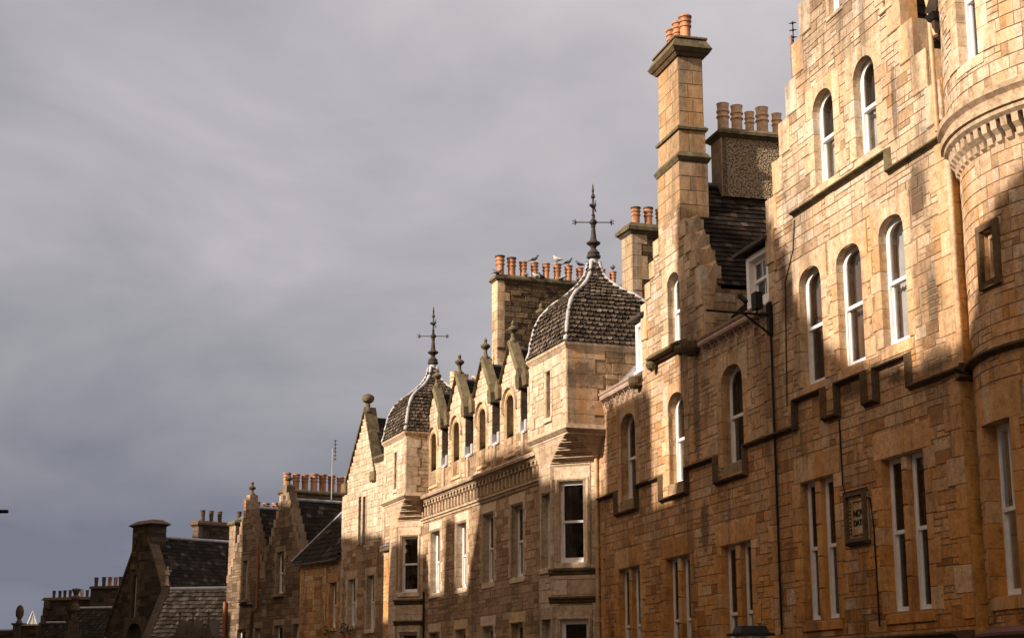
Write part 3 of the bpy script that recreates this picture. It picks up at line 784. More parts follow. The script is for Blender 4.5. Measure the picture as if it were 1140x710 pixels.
# roof, ridge perpendicular to the street
mb = MB()
slates(mb, quadP((1.7 + 3.25, -.3, 10.2), (1.7 + 3.25, -8, 10.2), (1.7, -8, 15.9), (1.7, -.3, 15.9)), 26, 26)
slates(mb, quadP((1.7 - 3.25, -8, 10.2), (1.7 - 3.25, -.3, 10.2), (1.7, -.3, 15.9), (1.7, -8, 15.9)), 26, 26)
mb.build('roof', A.root)
mb = MB()
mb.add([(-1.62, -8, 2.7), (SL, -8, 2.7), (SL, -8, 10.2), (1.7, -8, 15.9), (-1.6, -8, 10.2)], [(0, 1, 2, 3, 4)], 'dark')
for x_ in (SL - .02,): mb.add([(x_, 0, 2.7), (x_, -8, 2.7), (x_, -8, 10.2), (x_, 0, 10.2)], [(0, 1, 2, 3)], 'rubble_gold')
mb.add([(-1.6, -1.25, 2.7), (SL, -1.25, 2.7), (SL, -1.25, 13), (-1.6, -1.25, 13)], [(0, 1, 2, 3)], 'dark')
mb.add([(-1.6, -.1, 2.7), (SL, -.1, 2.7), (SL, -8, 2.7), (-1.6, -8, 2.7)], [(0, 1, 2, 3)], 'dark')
mb.build('inner_wall', A.root)
# hopper and pipe under the tower eaves
mb = MB()
h0 = survey(A, FF, 1047, 24)
slab(mb, h0[0] - .11, h0[0] + .11, .02, .18, h0[1] + .0, h0[1] + .1, 'iron', -.02, .02)
slab(mb, h0[0] - .05, h0[0] + .05, .04, .14, h0[1] - .22, h0[1] - .0, 'timber', -.02, .0)
mb.add([(h0[0] - .3, .02, h0[1] + .62), (h0[0] - .3, .2, h0[1] + .6), (h0[0] + .12, .2, h0[1] + .16), (h0[0] + .12, .02, h0[1] + .16)], [(0, 1, 2, 3)], 'lead')
tube(mb, [(h0[0], .1, h0[1] - .25), (-1.45, .07, 12.3), (-1.5, .06, 12.0), (-1.52, .06, 10.05)], .04, 'pipe', 8)
mb.build('downpipe', A.root)
mb = MB()
tube(mb, [(4.93, .04, 8.6), (4.93, .04, 2.7)], .022, 'iron', 8)
mb.build('downpipe', A.root)
mb = MB()
tube(mb, [(3.75, .02, 10.15), (3.86, .02, 9.6), (4.25, .02, 9.1), (4.3, .02, 8.2), (4.38, .02, 6.8)], .012, 'iron_rust', 6)
mb.build('cable', A.root); mb = MB()
tube(mb, [(2.3, .025, 6.2), (2.28, .025, 5.1), (2.22, .025, 4.95), (1.32, .03, 4.75), (1.25, .025, 4.3), (1.22, .025, 2.7)], .014, 'iron', 6)
mb.build('cable', A.root)
# shopfront below the frame with its lead covered cornice
def shopfront(B, a0, a1, zt, m='shop', n=3):
    zb = gz(B.world((a0 + a1) / 2, 0)[1]) - .6
    mb = MB()
    box(mb, FF, a0, a1, zt - .85, zt - .18, -.3, .12, m)
    sweep(mb, FF, [(a0, zt - .18), (a1, zt - .18)], [(0, .1), (.02, .2), (.08, .28), (.13, .38), (.16, .38), (.19, .0)], 'mould')
    for i in range(n + 1):
        x_ = a0 + (a1 - a0) * i / n; x_ = min(max(x_, a0 + .15), a1 - .15)
        box(mb, FF, x_ - .15, x_ + .15, zb, zt - .86, -.3, .1, m, .01)
    box(mb, FF, a0, a1, zb, zb + 1.1, -.35, .0, m)
    s = mb.build('shopfront', B.root)
    mb = MB(); mb.add([FF(a0, zb + 1.1, -.15), FF(a1, zb + 1.1, -.15), FF(a1, zt - .85, -.15), FF(a0, zt - .85, -.15)], [(0, 1, 2, 3)], 'glass')
    mb.build('shop_window', s)
    mb = MB(); mb.add([FF(a0, zb, -.9), FF(a1, zb, -.9), FF(a1, zt, -.9), FF(a0, zt, -.9)], [(0, 1, 2, 3)], 'dark'); mb.build('shop_interior', s)
shopfront(A, -1.6, SL, 2.54)
mb = MB(); box(mb, DL, 0, LEN, -1.8, 2.3, -.1, .03, 'shop_red'); sweep(mb, DL, [(0, 2.3), (LEN, 2.3)], [(0, .0), (.02, .1), (.12, .22), (.16, .22), (.25, .0)], 'shop_red'); mb.build('tower_shopfront', twr)
rebase(A, 0, gz(25))

# ================================================================== B: gabled tenement with the tall chimney
B = Bld(OA, 14.97, 'golden sandstone tenement whose stepped gable carries the tallest chimney in the row', name='gabled_tenement')
EB = 15.57; GC = 10.28
def b_gable(a):
    if 8.35 < a < 12.21:
        if 9.57 < a < 10.98: return 12.15
        d = (a - 8.35) if a < GC else (12.21 - a)
        return 10.0 + (int(d / .305) + 1) * .43
    return 8.72
mb = MB()
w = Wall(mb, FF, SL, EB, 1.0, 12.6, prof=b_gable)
for q in ((12.65, 14.18, 13.36, 13.54), (9.50, 10.95, 10.16, 10.34), (6.27, 7.79, 6.92, 7.14)):
    w.opening(q[0], q[1], 2.0, 4.52, marg=.2, lint=.42, reveal=.34, sill=.16, sillp=.03, mull=(q[2], q[3]))
BW = ((12.80, 13.87, 6.07, 8.12), (9.63, 10.62, 6.07, 8.06), (6.43, 7.53, 6.07, 8.06))
for q in BW: w.opening(*q, rise=.42, p=2.4, marg=.22, lint=.24, reveal=.36, sill=.24, sillp=.0)
w.opening(9.72, 10.50, 9.1, 10.76, rise=.34, p=2.2, marg=.24, lint=.2, reveal=.32, sill=.1, sillp=.0)
w.quoins(8.35, 1, 8.75, 10.1, (.3, .45), .34); w.quoins(12.21, -1, 8.75, 10.1, (.3, .45), .34)
w.quoins(EB, -1, 1.0, 8.7, (.25, .42), .32); w.quoins(5.02, 1, 2.0, 8.7, (.25, .4), .34)
w.lay()
for side in (1, -1): 
    half = 1.93; x_ = GC + side * half
    for k in range(4):
        x1 = GC + side * (half - k * .305); x0 = GC + side * (half - (k + 1) * .305) - side * .06
        box(mb, FF, min(x0, x1) , max(x0, x1), 10.0 + k * .43 + .1, 10.0 + (k + 1) * .43 + .06, -.42, .035, 'dress_gold', .012)
        if side < 0:   # peaked back of each step
            lo = min(x0, x1)
            mb.add([(lo, -.42, 10.0 + k * .43 + .1), (lo, -.02, 10.0 + k * .43 + .1), (lo - .03, -.3, 10.0 + (k + 1) * .43 + .17), (lo + .3, -.42, 10.0 + (k + 1) * .43 + .06), (lo + .3, -.02, 10. + (k + 1) * .43 + .06)], [(0, 1, 2), (2, 1, 4), (2, 4, 3), (0, 2, 3)], 'dress_gold')
    box(mb, FF, min(x_, x_ - side * .4), max(x_, x_ - side * .4), 9.62, 10.12, -.4, .05, 'dress_gold', .02)
# gable cheeks standing above the eaves
for x_, k in ((8.35, 'n'), (12.21, 'b')):
    if k == 'n': Fc = Frame((x_, -1.7), (0, 1)); cw = Wall(mb, Fc, 0, 1.7, 8.7, 10.0); cw.quoins(1.7, -1, 8.7, 10.0, (.2, .3), .3); cw.lay()
    else: mb.add([(x_, 0, 8.7), (x_, -1.7, 8.7), (x_, -1.7, 10.), (x_, 0, 10.)], [(0, 1, 2, 3)], 'mortar')
mb.build('wall', B.root)
for q, dr in zip(((12.65, 13.36), (13.54, 14.18), (9.5, 10.16), (10.34, 10.95), (6.27, 6.92), (7.14, 7.79)), (None, 'half', 'top', None, 'left', 'half')):
    window(B.root, FF, q[0], q[1], 2.0, 4.52, h=-.15, mid=.47, drape=('w', dr) if dr else None)
window(B.root, FF, *BW[0], .42, -.18, 2.4, drape=('w', 'left')); window(B.root, FF, *BW[1], .42, -.18, 2.4, drape=('w', 'half')); window(B.root, FF, *BW[2], .42, -.18, 2.4, drape=('b', 'left', 'right'))
window(B.root, FF, 9.72, 10.5, 9.1, 10.76, .34, -.17, 2.2, drape=('w', 'half'))
mb = MB()
P = [(EB, 6.28), (14.24, 6.28), (14.24, 5.76), (12.62, 5.76), (12.62, 6.27), (11.14, 6.27), (11.14, 5.75), (9.42, 5.75), (9.42, 6.26), (7.92, 6.26), (7.92, 5.74), (6.27, 5.74), (6.27, 6.28), (3.96, 6.28)]
sweep(mb, FF, P[::-1], STRING, 'mould'); mb.build('string_course', B.root)
mb = MB()
sweep(mb, FF, [(9.36, 8.94), (11.35, 8.94)], [(-.02, -.01), (-.02, .1), (.03, .12), (.05, .24), (.1, .25), (.16, .05), (.17, 0)], 'cap')
for x_ in (9.45, 11.26): lathe(mb, (x_, .14, 8.86), [(.02, -.12), (.1, -.06), (.13, .03), (.1, .1)], 'cap', 10)
mb.build('gable_sill', B.root)
# carved bowl and skew stones at the gable feet
for c in ((8.78, .14, 8.74, .21), (12.4, .12, 8.66, .16)):
    mb = MB(); lathe(mb, c[:3], [(.03, -c[3] * .75), (c[3] * .5, -c[3] * .62), (c[3] * .85, -c[3] * .3), (c[3], 0), (c[3] * 1.08, .06), (c[3] * 1.05, .14), (c[3] * .8, .17)], 'mould', 14, False)
    box(mb, FF, c[0] - .15, c[0] + .15, c[2] - .05, c[2] + .18, -.1, .16, 'mould', .03); mb.build('carved_corbel', B.root)
# gutters with hooped brackets
for a0, a1 in ((5.05, 8.42), (12.62, 15.95)):
    mb = MB()
    sweep(mb, FF, [(a0, 8.72), (a1, 8.72)], [(-.02, .0), (-.03, .06), (.0, .13), (.05, .15), (.09, .13), (.13, .17), (.16, .18), (.16, .14), (.12, .10), (.1, .0)], 'gutter')
    n = int((a1 - a0) / .42)
    for i in range(n):
        x_ = a0 + .25 + i * .42
        tube(mb, [(x_, .03, 8.38), (x_, .05, 8.56), (x_, .12, 8.7)], .014, 'gutter', 6)
        c_ = [(x_ - .1 + .09 * cos(t_ * pi / 5), .04, 8.60 + .07 * sin(t_ * pi / 5)) for t_ in range(11)]
        tube(mb, c_, .011, 'gutter', 5)
    mb.build('gutter', B.root)
# roofs
mb = MB()
rz, rs = 12.9, 1.42
def gs(a): return rz - rs * abs(a - GC)
slates(mb, quadP((8.27, -.30, gs(8.27)), (8.27, -6, gs(8.27)), (GC, -6, rz), (GC, -.30, rz)), 22, 34, th=.016)
slates(mb, quadP((12.29, -6, gs(12.29)), (12.29, -.30, gs(12.29)), (GC, -.30, rz), (GC, -6, rz)), 13, 26)
mz = lambda o: 8.72 - 1.05 * o
slates(mb, quadP((8.4, -.02, 8.74), (5.0, -.02, 8.74), (5.0, -3.9, mz(-3.9)), (8.4, -3.9, mz(-3.9))), 26, 13)
slates(mb, quadP((EB, -.02, 8.74), (12.2, -.02, 8.74), (12.2, -3.9, mz(-3.9)), (EB, -3.9, mz(-3.9))), 26, 13)
mb.add([(5, -7.8, 8.7), (EB, -7.8, 8.7), (EB, -3.9, mz(-3.9)), (5, -3.9, mz(-3.9))], [(0, 1, 2, 3)], 'slate')
rf = mb.build('roof', B.root)
mb = MB(); tube(mb, [(GC, -.5, rz + .02), (GC, -6, rz + .02)], .07, 'lead_dark', 8)
mb.build('ridge_lead', rf)
mb = MB()
for k in range(7): tube(mb, [(12.75 + k * .45, -.05, 8.84), (12.75 + k * .45, -2.2, mz(-2.2) + .07)], .022, 'lead', 6)
mb.add([(12.4, -.02, 8.80), (EB, -.02, 8.80), (EB, -2.2, mz(-2.2) + .05), (12.4, -2.2, mz(-2.2) + .05)], [(0, 1, 2, 3)], 'lead')
mb.build('roof_leadwork', rf)
# white timber dormers tucked beside the gable
def dormer(a0, a1, z0, z1, o, e=.3, x=.35):
    mb = MB(); Fd = Frame((0, o), (1, 0)); m = 'paint'
    box(mb, Fd, a0, a0 + .16, z0, z1, -.5, 0, m, .01); box(mb, Fd, a1 - .14, a1, z0, z1, -.5, 0, m, .01)
    box(mb, Fd, a0 + .16, a1 - .14, z1 - .1, z1, -.5, 0, m); box(mb, Fd, a0 + .16, a1 - .14, z0, z0 + .2, -.5, 0, m)
    box(mb, Fd, a0, a1, z0 - .02, z0 + .05, -.5, .06, m, .01)
    box(mb, Fd, a0, a1, z0, z1 + .1, -2.2, -.5, 'lead_dark')
    d = mb.build('dormer', B.root)
    window(d, Fd, a0 + .16, a1 - .14, z0 + .2, z1 - .1, h=-.1, bar=True)
    mb = MB()
    P = [(a0 - .15, o + e, z1 + .06), (a1 + x, o + e, z1 + .06), (a1 + x, o - 2, z1 + .45), (a0 - .15, o - 2, z1 + .45)]
    mb.add(P + [(x_, y_, z_ + .07) for x_, y_, z_ in P], [(0, 1, 2, 3), (4, 5, 6, 7), (0, 1, 5, 4), (1, 2, 6, 5), (3, 0, 4, 7)], 'timber')
    mb.build('dormer_roof', d)
dormer(5.08, 6.2, 8.9, 10.05, -.05, .18, .3); dormer(12.12, 12.75, 8.95, 10.15, -.02, .15, .2)
mb = MB()    # timber post and rail in the shaded well of the roof
tube(mb, [(7.3, -.9, 8.8), (7.3, -.9, 10.0)], .06, 'timber'); tube(mb, [(7.1, -.9, 10.0), (7.55, -.9, 10.0)], .05, 'timber'); tube(mb, [(7.3, -.9, 9.2), (7.6, -.2, 8.85)], .06, 'lead_dark')
mb.build('vent_pipe', B.root)

# tall gable chimney
def tall_chimney():
    mb = MB(); a0, a1, o0, o1 = 9.57, 10.98, -.68, .0
    def courses(a0, a1, o0, o1, z0, z1, hh):
        for Fk, L in ((Frame((a0, o1), (1, 0)), a1 - a0), (Frame((a0, o0), (0, 1)), o1 - o0), (Frame((a1, o1), (0, -1)), o1 - o0), (Frame((a1, o0), (-1, 0)), a1 - a0)):
            mb.add([Fk(0, z0, -.004), Fk(0, z1, -.004), Fk(L, z1, -.004), Fk(L, z0, -.004)], [(0, 1, 2, 3)], 'mortar')
            z = z0; k = 0
            while z < z1 - .02:
                e = min(z + hh, z1)
                if z1 - e < .1: e = z1
                cuts = [0, L * (.42 if k % 2 else .62), L] if L < 1 else [0, L * .3, L * .65, L] if k % 2 else [0, L * .5, L]
                for c0, c1 in zip(cuts, cuts[1:]): stone(mb, Fk, c0 + .002, c1 - .002, z + .003, e - .003, .004, 'chimney_stone', .008)
                z = e; k += 1
    courses(a0, a1, o0, o1, 11.2, 13.2, .33)
    slab(mb, a0, a1, o0, o1, 13.2, 13.3, 'cap', .02, .07); slab(mb, a0, a1, o0, o1, 13.303, 13.42, 'cap', .07, -.0)
    courses(a0 + .03, a1 - .03, o0 + .03, o1 - .03, 13.42, 13.95, .5)
    slab(mb, a0, a1, o0, o1, 13.95, 14.0, 'cap', .02, .03); slab(mb, a0, a1, o0, o1, 14.003, 14.06, 'cap', .03, -.02)
    courses(a0 + .05, a1 - .05, o0 + .05, o1 - .05, 14.06, 15.75, .33)
    slab(mb, a0, a1, o0, o1, 15.7, 15.78, 'mould', .0, .06); slab(mb, a0, a1, o0, o1, 15.783, 15.88, 'mould', .08, .14)
    slab(mb, a0, a1, o0, o1, 15.883, 16.12, 'cap', .14, .02); slab(mb, a0, a1, o0, o1, 16.123, 16.17, 'cap', .06, .05)
    c = mb.build('chimney', B.root)
    for i in range(3): pot(c, (9.8 + i * .42, -.32, 16.15), 'a', .95)
tall_chimney()
def stack(parent, a0, a1, o0, o1, z0, z1, pots, rub='stack_rubble', dre='dress_gold', mor='mortar_dark', faces='fn', ph=.22, capp=.12, capm='cap', harl=False, name='chimney', gw=.15, gh=.10, proud=.02, jit=.025):
    """long chimney stack running back from the street; pots = [(o, kind, scale)]"""
    mb = MB()
    if harl:
        F_ = Frame((a0, o0), (0, 1)); L = o1 - o0
        mb.add([F_(0, z0), F_(0, z1), F_(L - .0, z1), F_(L, z0)], [(0, 1, 2, 3)], 'harl')
        box(mb, Frame((a0, o1), (1, 0)), 0, a1 - a0, z0, z1, -.12, .015, 'mould_light', .01)
        mb.add([(a1, o0, z0), (a1, o1, z0), (a1, o1, z1), (a1, o0, z1)], [(0, 1, 2, 3)], 'harl')
    else:
        # street end is dressed; the long near side is rubble with dressed corner
        fr = Frame((a0, o1), (1, 0)); W_ = Wall(mb, fr, 0, a1 - a0, z0, z1, rub, dre, mor)
        z = z0; k = 0
        while z < z1 - .02:
            e = min(z + .34, z1); W_.dressed(0, a1 - a0, z, e, h=.01); z = e
        F_ = Frame((a0, o0), (0, 1)); L = o1 - o0; W2 = Wall(mb, F_, 0, L, z0, z1, rub, dre, mor, gw=gw, gh=gh, proud=proud, jit=jit, coarse=0)
        z = z0
        while z < z1 - .02:
            e = min(z + .34, z1); W2.dressed(L - random.choice((.3, .48)), L, z, e, h=.012); z = e
        W2.lay()
        mb.add([(a1, o0, z0), (a1, o1, z0), (a1, o1, z1), (a1, o0, z1)], [(0, 1, 2, 3)], mor)
    mb.add([(a0, o0, z0), (a1, o0, z0), (a1, o0, z1), (a0, o0, z1)], [(0, 1, 2, 3)], mor)
    cap(mb, a0, a1, o0, o1, z1, ph, capp, capm)
    c = mb.build(name, parent)
    for o, kind, sc in pots: pot(c, ((a0 + a1) / 2, o, z1 + ph - .01), kind, sc)
    return c
stack(B.root, 9.98, 10.6, -2.84, -1.2, 12.6, 14.0, [(-1.38, 'b', .92), (-1.72, 'b', .9), (-2.04, 'b', .72), (-2.36, 'b', .95), (-2.72, 'b', .75)], harl=True)
mb = MB()
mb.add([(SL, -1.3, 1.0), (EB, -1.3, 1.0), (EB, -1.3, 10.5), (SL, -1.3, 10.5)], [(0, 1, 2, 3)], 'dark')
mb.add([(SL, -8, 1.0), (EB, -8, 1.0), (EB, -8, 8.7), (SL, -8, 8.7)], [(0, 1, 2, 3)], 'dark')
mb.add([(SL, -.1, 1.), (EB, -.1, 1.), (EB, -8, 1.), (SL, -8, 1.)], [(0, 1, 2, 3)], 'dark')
for x_ in (SL + .03, EB): mb.add([(x_, -.05, 1.), (x_, -8, 1.), (x_, -8, 8.7), (x_, -3.9, 12.7), (x_, -.05, 8.7)], [(0, 1, 2, 3, 4)], 'rubble_gold')
mb.build('inner_wall', B.root)
# ochre downpipe at the junction with the next building
mb = MB(); xp = EB - .02
tube(mb, [(xp + .05, .12, 8.62), (xp, .08, 8.35), (xp, .08, 1.0)], .055, 'pipe', 10)
for z in (3.4, 5.2, 7.6, 8.2): lathe(mb, (xp, .08, z), [(.055, -.06), (.075, -.05), (.075, .05), (.055, .06)], 'pipe', 10)
mb.build('downpipe', B.root)
shopfront(B, SL + .02, EB, 1.95, n=4)
rebase(B, SL, gz(30))

# ================================================================== C: long tenement with two bell roofed turrets
CO = (1.281, 39.72)
C = Bld(CO, 19.66, 'buff stone tenement with two bell roofed corner turrets and a row of five gabled dormers', name='turreted_tenement')
RB, DB, MB_ = 'rubble_buff', 'dress_buff', 'mortar'
PM = -.7
CM = Frame((0, PM), (1, 0))
S0, S1 = 1.77, 14.45
mb = MB()
w = Wall(mb, CM, S0, S1, 1.0, 8.75, RB, DB, gw=.15, gh=.11)
CW = [(12.55, 13.62), (9.83, 10.87), (7.31, 8.32), (4.82, 5.84)]
for k, (a0, a1) in enumerate(CW):
    w.opening(a0, a1, 4.79, 6.78, marg=.13, lint=.3, reveal=.3, sill=.16, sillp=.03, m='yellow_dress' if k == 9 else DB, roll=True)
    w.opening(a0, a1, 1.5, 3.53, marg=.13, lint=.3, reveal=.3, sill=.16, m='yellow_dress' if k in (1, 3) else DB, roll=True)
w.block.append((S0, S1, 7.2, 8.02)); w.lay()
# bays: near bay front and cant, far bay cant and front
F0 = Frame((0, 0), (1, 0))
w = Wall(mb, F0, .93, 1.77, 1.0, 8.0, DB, DB, gw=.2, gh=.16, jit=.003, proud=.004)
for z0, z1 in ((4.72, 6.60), (1.5, 3.45)): w.opening(.95, 1.58, z0, z1, marg=.1, lint=.3, quoin=False, reveal=.3, sill=.14)
w.lay()
mb.add([(1.77, 0, 1.0), (1.77, PM, 1.0), (1.77, PM, 8.), (1.77, 0, 8.)], [(0, 1, 2, 3)], DB)
CR = Frame((0, -.94), (.93, .94)); LR = math.hypot(.93, .94)
w = Wall(mb, CR, 0, LR, 1.0, 8.0, DB, DB, gw=.22, gh=.19, jit=.003, proud=.004)
w.opening(.36, 1.10, 4.82, 6.85, marg=.1, lint=.35, quoin=False, reveal=.2, sill=.14, roll=True)
w.opening(.34, 1.08, 1.5, 3.42, marg=.1, lint=.35, quoin=False, reveal=.2, sill=.14, roll=True)
w.lay()
mb.add([(0, -.94, 1.), (0, -3, 1.), (0, -3, 8.), (0, -.94, 8.)], [(0, 1, 2, 3)], DB)
CL = Frame((14.45, PM), (1, 1)); LL = .72 * math.sqrt(2)
w = Wall(mb, CL, 0, LL, 1.0, 8.0, DB, DB, gw=.2, gh=.16, jit=.003, proud=.004)
w.opening(.20, .84, 4.90, 6.74, marg=.09, lint=.3, quoin=False, reveal=.2, sill=.14, roll=True)
w.opening(.18, .84, 1.5, 3.6, marg=.09, lint=.3, quoin=False, reveal=.2, sill=.14, roll=True); w.lay()
w = Wall(mb, F0, 15.17, 16.1, 1.0, 8.0, DB, DB, gw=.2, gh=.16, jit=.003, proud=.004); w.lay()
mb.add([(16.1, 0, 1.0), (16.8, PM, 1.0), (16.8, PM, 8.), (16.1, 0, 8.)], [(0, 1, 2, 3)], DB)
mb.build('wall', C.root)
for k, (a0, a1) in enumerate(CW):
    window(C.root, CM, a0, a1, 4.79, 6.78, h=-.2, t=.06, drape=('w', 'left') if k % 2 else ('b', 'left', 'right'))
    window(C.root, CM, a0, a1, 1.5, 3.53, h=-.2, t=.06)
for z0, z1 in ((4.72, 6.60), (1.5, 3.45)): window(C.root, F0, .95, 1.58, z0, z1, h=-.18)
window(C.root, CR, .36, 1.10, 4.82, 6.85, h=-.12, t=.06, drape=('b', 'left')); window(C.root, CR, .34, 1.08, 1.5, 3.42, h=-.12, t=.06)
window(C.root, CL, .20, .84, 4.90, 6.74, h=-.12, drape=('w', 'right')); window(C.root, CL, .18, .84, 1.5, 3.6, h=-.12)
# bay bands
for z, Fk, L in ((4.60, CR, LR), (4.60, CL, LL), (3.92, CR, LR), (3.92, CL, LL)):
        mb = MB()
        sweep(mb, Fk, [(-.04, z), (L + .04, z)], [(-.1, .0), (-.06, .04), (.0, .05), (.02, .1), (.06, .1), (.08, .0)], 'mould')
        mb.build('bay_string', C.root)
# cornice with arcaded corbel table
mb = MB()
sweep(mb, CM, [(S0, 7.22), (S1 + .1, 7.22)], [(-.1, .0), (-.08, .04), (-.02, .05), (.0, .1), (.05, .1), (.08, .03), (.1, .02)], 'mould_light')
sweep(mb, CM, [(S0, 7.82), (S1 + .1, 7.82)], [(-.04, .0), (-.04, .20), (.0, .22), (.03, .30), (.10, .32), (.14, .27), (.18, .2), (.2, .1), (.24, .0)], 'mould_light')
mb.add([CM(S0, 7.3, .03), CM(S1, 7.3, .03), CM(S1, 7.8, .03), CM(S0, 7.8, .03)], [(0, 3, 2, 1)], 'mould_light')
n = 40; st = (S1 - S0) / n
for i in range(n):
    x0 = S0 + i * st; xc = x0 + st / 2
    # colonnette with a little arch on top
    box(mb, CM, x0 + .02, x0 + .10, 7.30, 7.62, .03, .14, 'mould_light', .02)
    box(mb, CM, x0 - .0, x0 + .12, 7.62, 7.68, .03, .19, 'mould_light', .015)
    pts = [(x0 + .06, 7.68)] + [(xc + .06 - (st / 2 - .03) * cos(pi * k / 6), 7.66 + .1 * sin(pi * k / 6)) for k in range(7)] + [(x0 + st + .06, 7.68)]
    for (a0, b0), (a1, b1) in zip(pts, pts[1:]):
        if a1 - a0 > 1e-4: mb.add([CM(a0, b0, .18), CM(a1, b1, .18), CM(a1, 7.82, .18), CM(a0, 7.82, .18), CM(a0, b0, .03), CM(a1, b1, .03)], [(0, 3, 2, 1), (0, 1, 5, 4)], 'mould_light')
mb.build('cornice', C.root)

def ogee(v):
    K = [(0, 1.04), (.06, 1.0), (.2, .965), (.36, .90), (.48, .79), (.57, .63), (.65, .43), (.73, .27), (.84, .13), (1., .065)]
    for (v0, r0), (v1, r1) in zip(K, K[1:]):
        if v <= v1:
            f = (v - v0) / (v1 - v0); return r0 + (r1 - r0) * f
    return K[-1][1]
def turret(a0, a1, o0, o1, zb, zt, slots, openl, near_rub=True):
    """square turret corbelled out over the bay; bell roof, lead hips, iron vane"""
    mb = MB(); ac, oc = (a0 + a1) / 2, (o0 + o1) / 2; hw = (a1 - a0) / 2; ho = (o1 - o0) / 2
    Ff = Frame((a0, o1), (1, 0)); w = Wall(mb, Ff, 0, a1 - a0, zb, zt, DB, DB, gw=.2, gh=.14, proud=.004, jit=.003)
    for q in openl: w.opening(*q, marg=.1, lint=.2, quoin=False, reveal=.25, sill=.12)
    w.quoins(0, 1, zb, zt, (.3, .4), .35); w.quoins(a1 - a0, -1, zb, zt, (.2, .3), .3); w.lay()
    Fn = Frame((a0, o0), (0, 1)); L = o1 - o0; w = Wall(mb, Fn, 0, L, zb, zt, RB if near_rub else DB, 'dress_gold' if near_rub else DB, gw=.17, gh=.14, proud=.02 if near_rub else .004, jit=.012 if near_rub else .003)
    w.quoins(L, -1, zb, zt, (.75, 1.0) if near_rub else (.4, .5), .33); w.lay()
    mb.add([(a1, o0, zb), (a1, o1, zb), (a1, o1, zt), (a1, o0, zt)], [(0, 1, 2, 3)], DB)
    mb.add([(a0, o0, zb), (a1, o0, zb), (a1, o0, zt), (a0, o0, zt)], [(0, 1, 2, 3)], DB)
    slab(mb, a0, a1, o0, o1, zt - .14, zt - .04, 'mould_light', .01, .07); slab(mb, a0, a1, o0, o1, zt - .037, zt + .03, 'mould_light', .08, .09)
    tw = mb.build('turret', C.root)
    for q in openl: window(tw, Ff, *q, h=-.16)
    # corbelling
    mb = MB(); slab(mb, a0, a1, o0, o1, zb - .02, zb + .10, 'mould_light', .07, .02); slab(mb, a0, a1, o0, o1, zb - .10, zb - .023, 'mould_light', .02, .10)
    lv = 4; hs = .155
    sp = lambda f: slots(min(1, f) ** .7)
    for k in range(lv):
        f0 = k / lv; D_ = 1 / lv; z1 = zb - .103 - k * hs
        rings = [(0, f0), (.07, f0), (.078, f0 + .32 * D_), (.10, f0 + .34 * D_), (.13, f0 + .5 * D_), (.137, f0 + .75 * D_), (.207, f0 + .78 * D_)]
        P = [[(x_, y_, z1 - dz * hs / .21) for x_, y_ in sp(f)] for dz, f in rings]; m_ = len(P[0])
        V_ = [q for r_ in P for q in r_]
        fs = [(r_ * m_ + i, r_ * m_ + (i + 1) % m_, (r_ + 1) * m_ + (i + 1) % m_, (r_ + 1) * m_ + i) for r_ in range(len(P) - 1) for i in range(m_)] + [tuple(range(m_)), tuple(range((len(P) - 1) * m_, len(P) * m_))]
        mb.add(V_, fs, 'mould_light')
    mb.build('turret_corbel', tw)
    # bell roof
    H = 2.50; zr = zt + .04
    mb = MB()
    def side(k):
        def P(x_, y_):
            r_ = ogee(y_); q = (x_ * 2 - 1) * r_
            e = [(ac + q * hw, oc + r_ * ho), (ac - r_ * hw, oc + q * ho), (ac - q * hw, oc - r_ * ho), (ac + r_ * hw, oc - q * ho)][k]
            return (e[0], e[1], zr + y_ * H)
        return P
    for k in range(4): slates(mb, side(k), 21, 17, 'slate_fish', .026, fish=True, jit=.3)
    rf = mb.build('turret_roof', tw)
    for sx_, sy_ in ((-1, 1), (1, 1), (-1, -1), (1, -1)):
        mb = MB(); pts = []
        for i in range(23):
            v = i / 22 * .98; r_ = ogee(v) + .012; pts.append((ac + sx_ * r_ * hw, oc + sy_ * r_ * ho, zr + v * H + .02))
        tube(mb, pts, .045, 'lead_white', 8, [.052 + .009 * math.sin(i * 2.1) for i in range(23)]); mb.build('hip_lead', rf)
    mb = MB()
    lathe(mb, (ac, oc, zr + H - .62), [(.32, -.12), (.26, .1), (.17, .35), (.12, .62), (.10, .72)], 'lead_white', 4 * 4)
    mb.build('lead_cap', rf)
    mb = MB(); zf = zr + H + .08
    lathe(mb, (ac, oc, zf), [(.10, -.02), (.18, .02), (.19, .08), (.15, .12), (.17, .17), (.11, .25), (.06, .32), (.10, .40), (.18, .46), (.19, .50), (.11, .56), (.08, .62), (.065, .8), (.05, .98), (.07, 1.02), (.05, 1.05), (.10, 1.12), (.10, 1.18), (.045, 1.26), (.03, 1.34), (.055, 1.38), (.03, 1.42), (.025, 1.9), (.06, 1.95), (.045, 2.02), (.02, 2.08), (.035, 2.15), (.008, 2.38)], 'iron_rust', 12)
    zc = zf + 1.15
    for dx_, dy_ in ((1, -.34), (-1, .34), (.34, 1), (-.34, -1)):
        l = .44; ex, ey = ac + dx_ * l, oc + dy_ * l
        tube(mb, [(ac, oc, zc), (ex, ey, zc)], .017, 'iron_rust', 6)
        for a_, b_ in ((0, .09), (0, -.09), (.1, .05), (.1, -.05)):
            tube(mb, [(ex - dx_ * .02, ey - dy_ * .02, zc), (ex + dx_ * (.02 + a_ * .6), ey + dy_ * (.02 + a_ * .6), zc + b_)], .016, 'iron_rust', 5)
        lathe(mb, (ex, ey, zc), [(.005, -.03), (.03, 0), (.005, .03)], 'iron_rust', 6)
    # the vane, a little heraldic beast with its tail up
    tube(mb, [(ac - .0, oc + .02, zf + 1.62), (ac - .10, oc + .10, zf + 1.66), (ac - .17, oc + .16, zf + 1.60)], .04, 'iron_rust', 6, [.03, .05, .02])
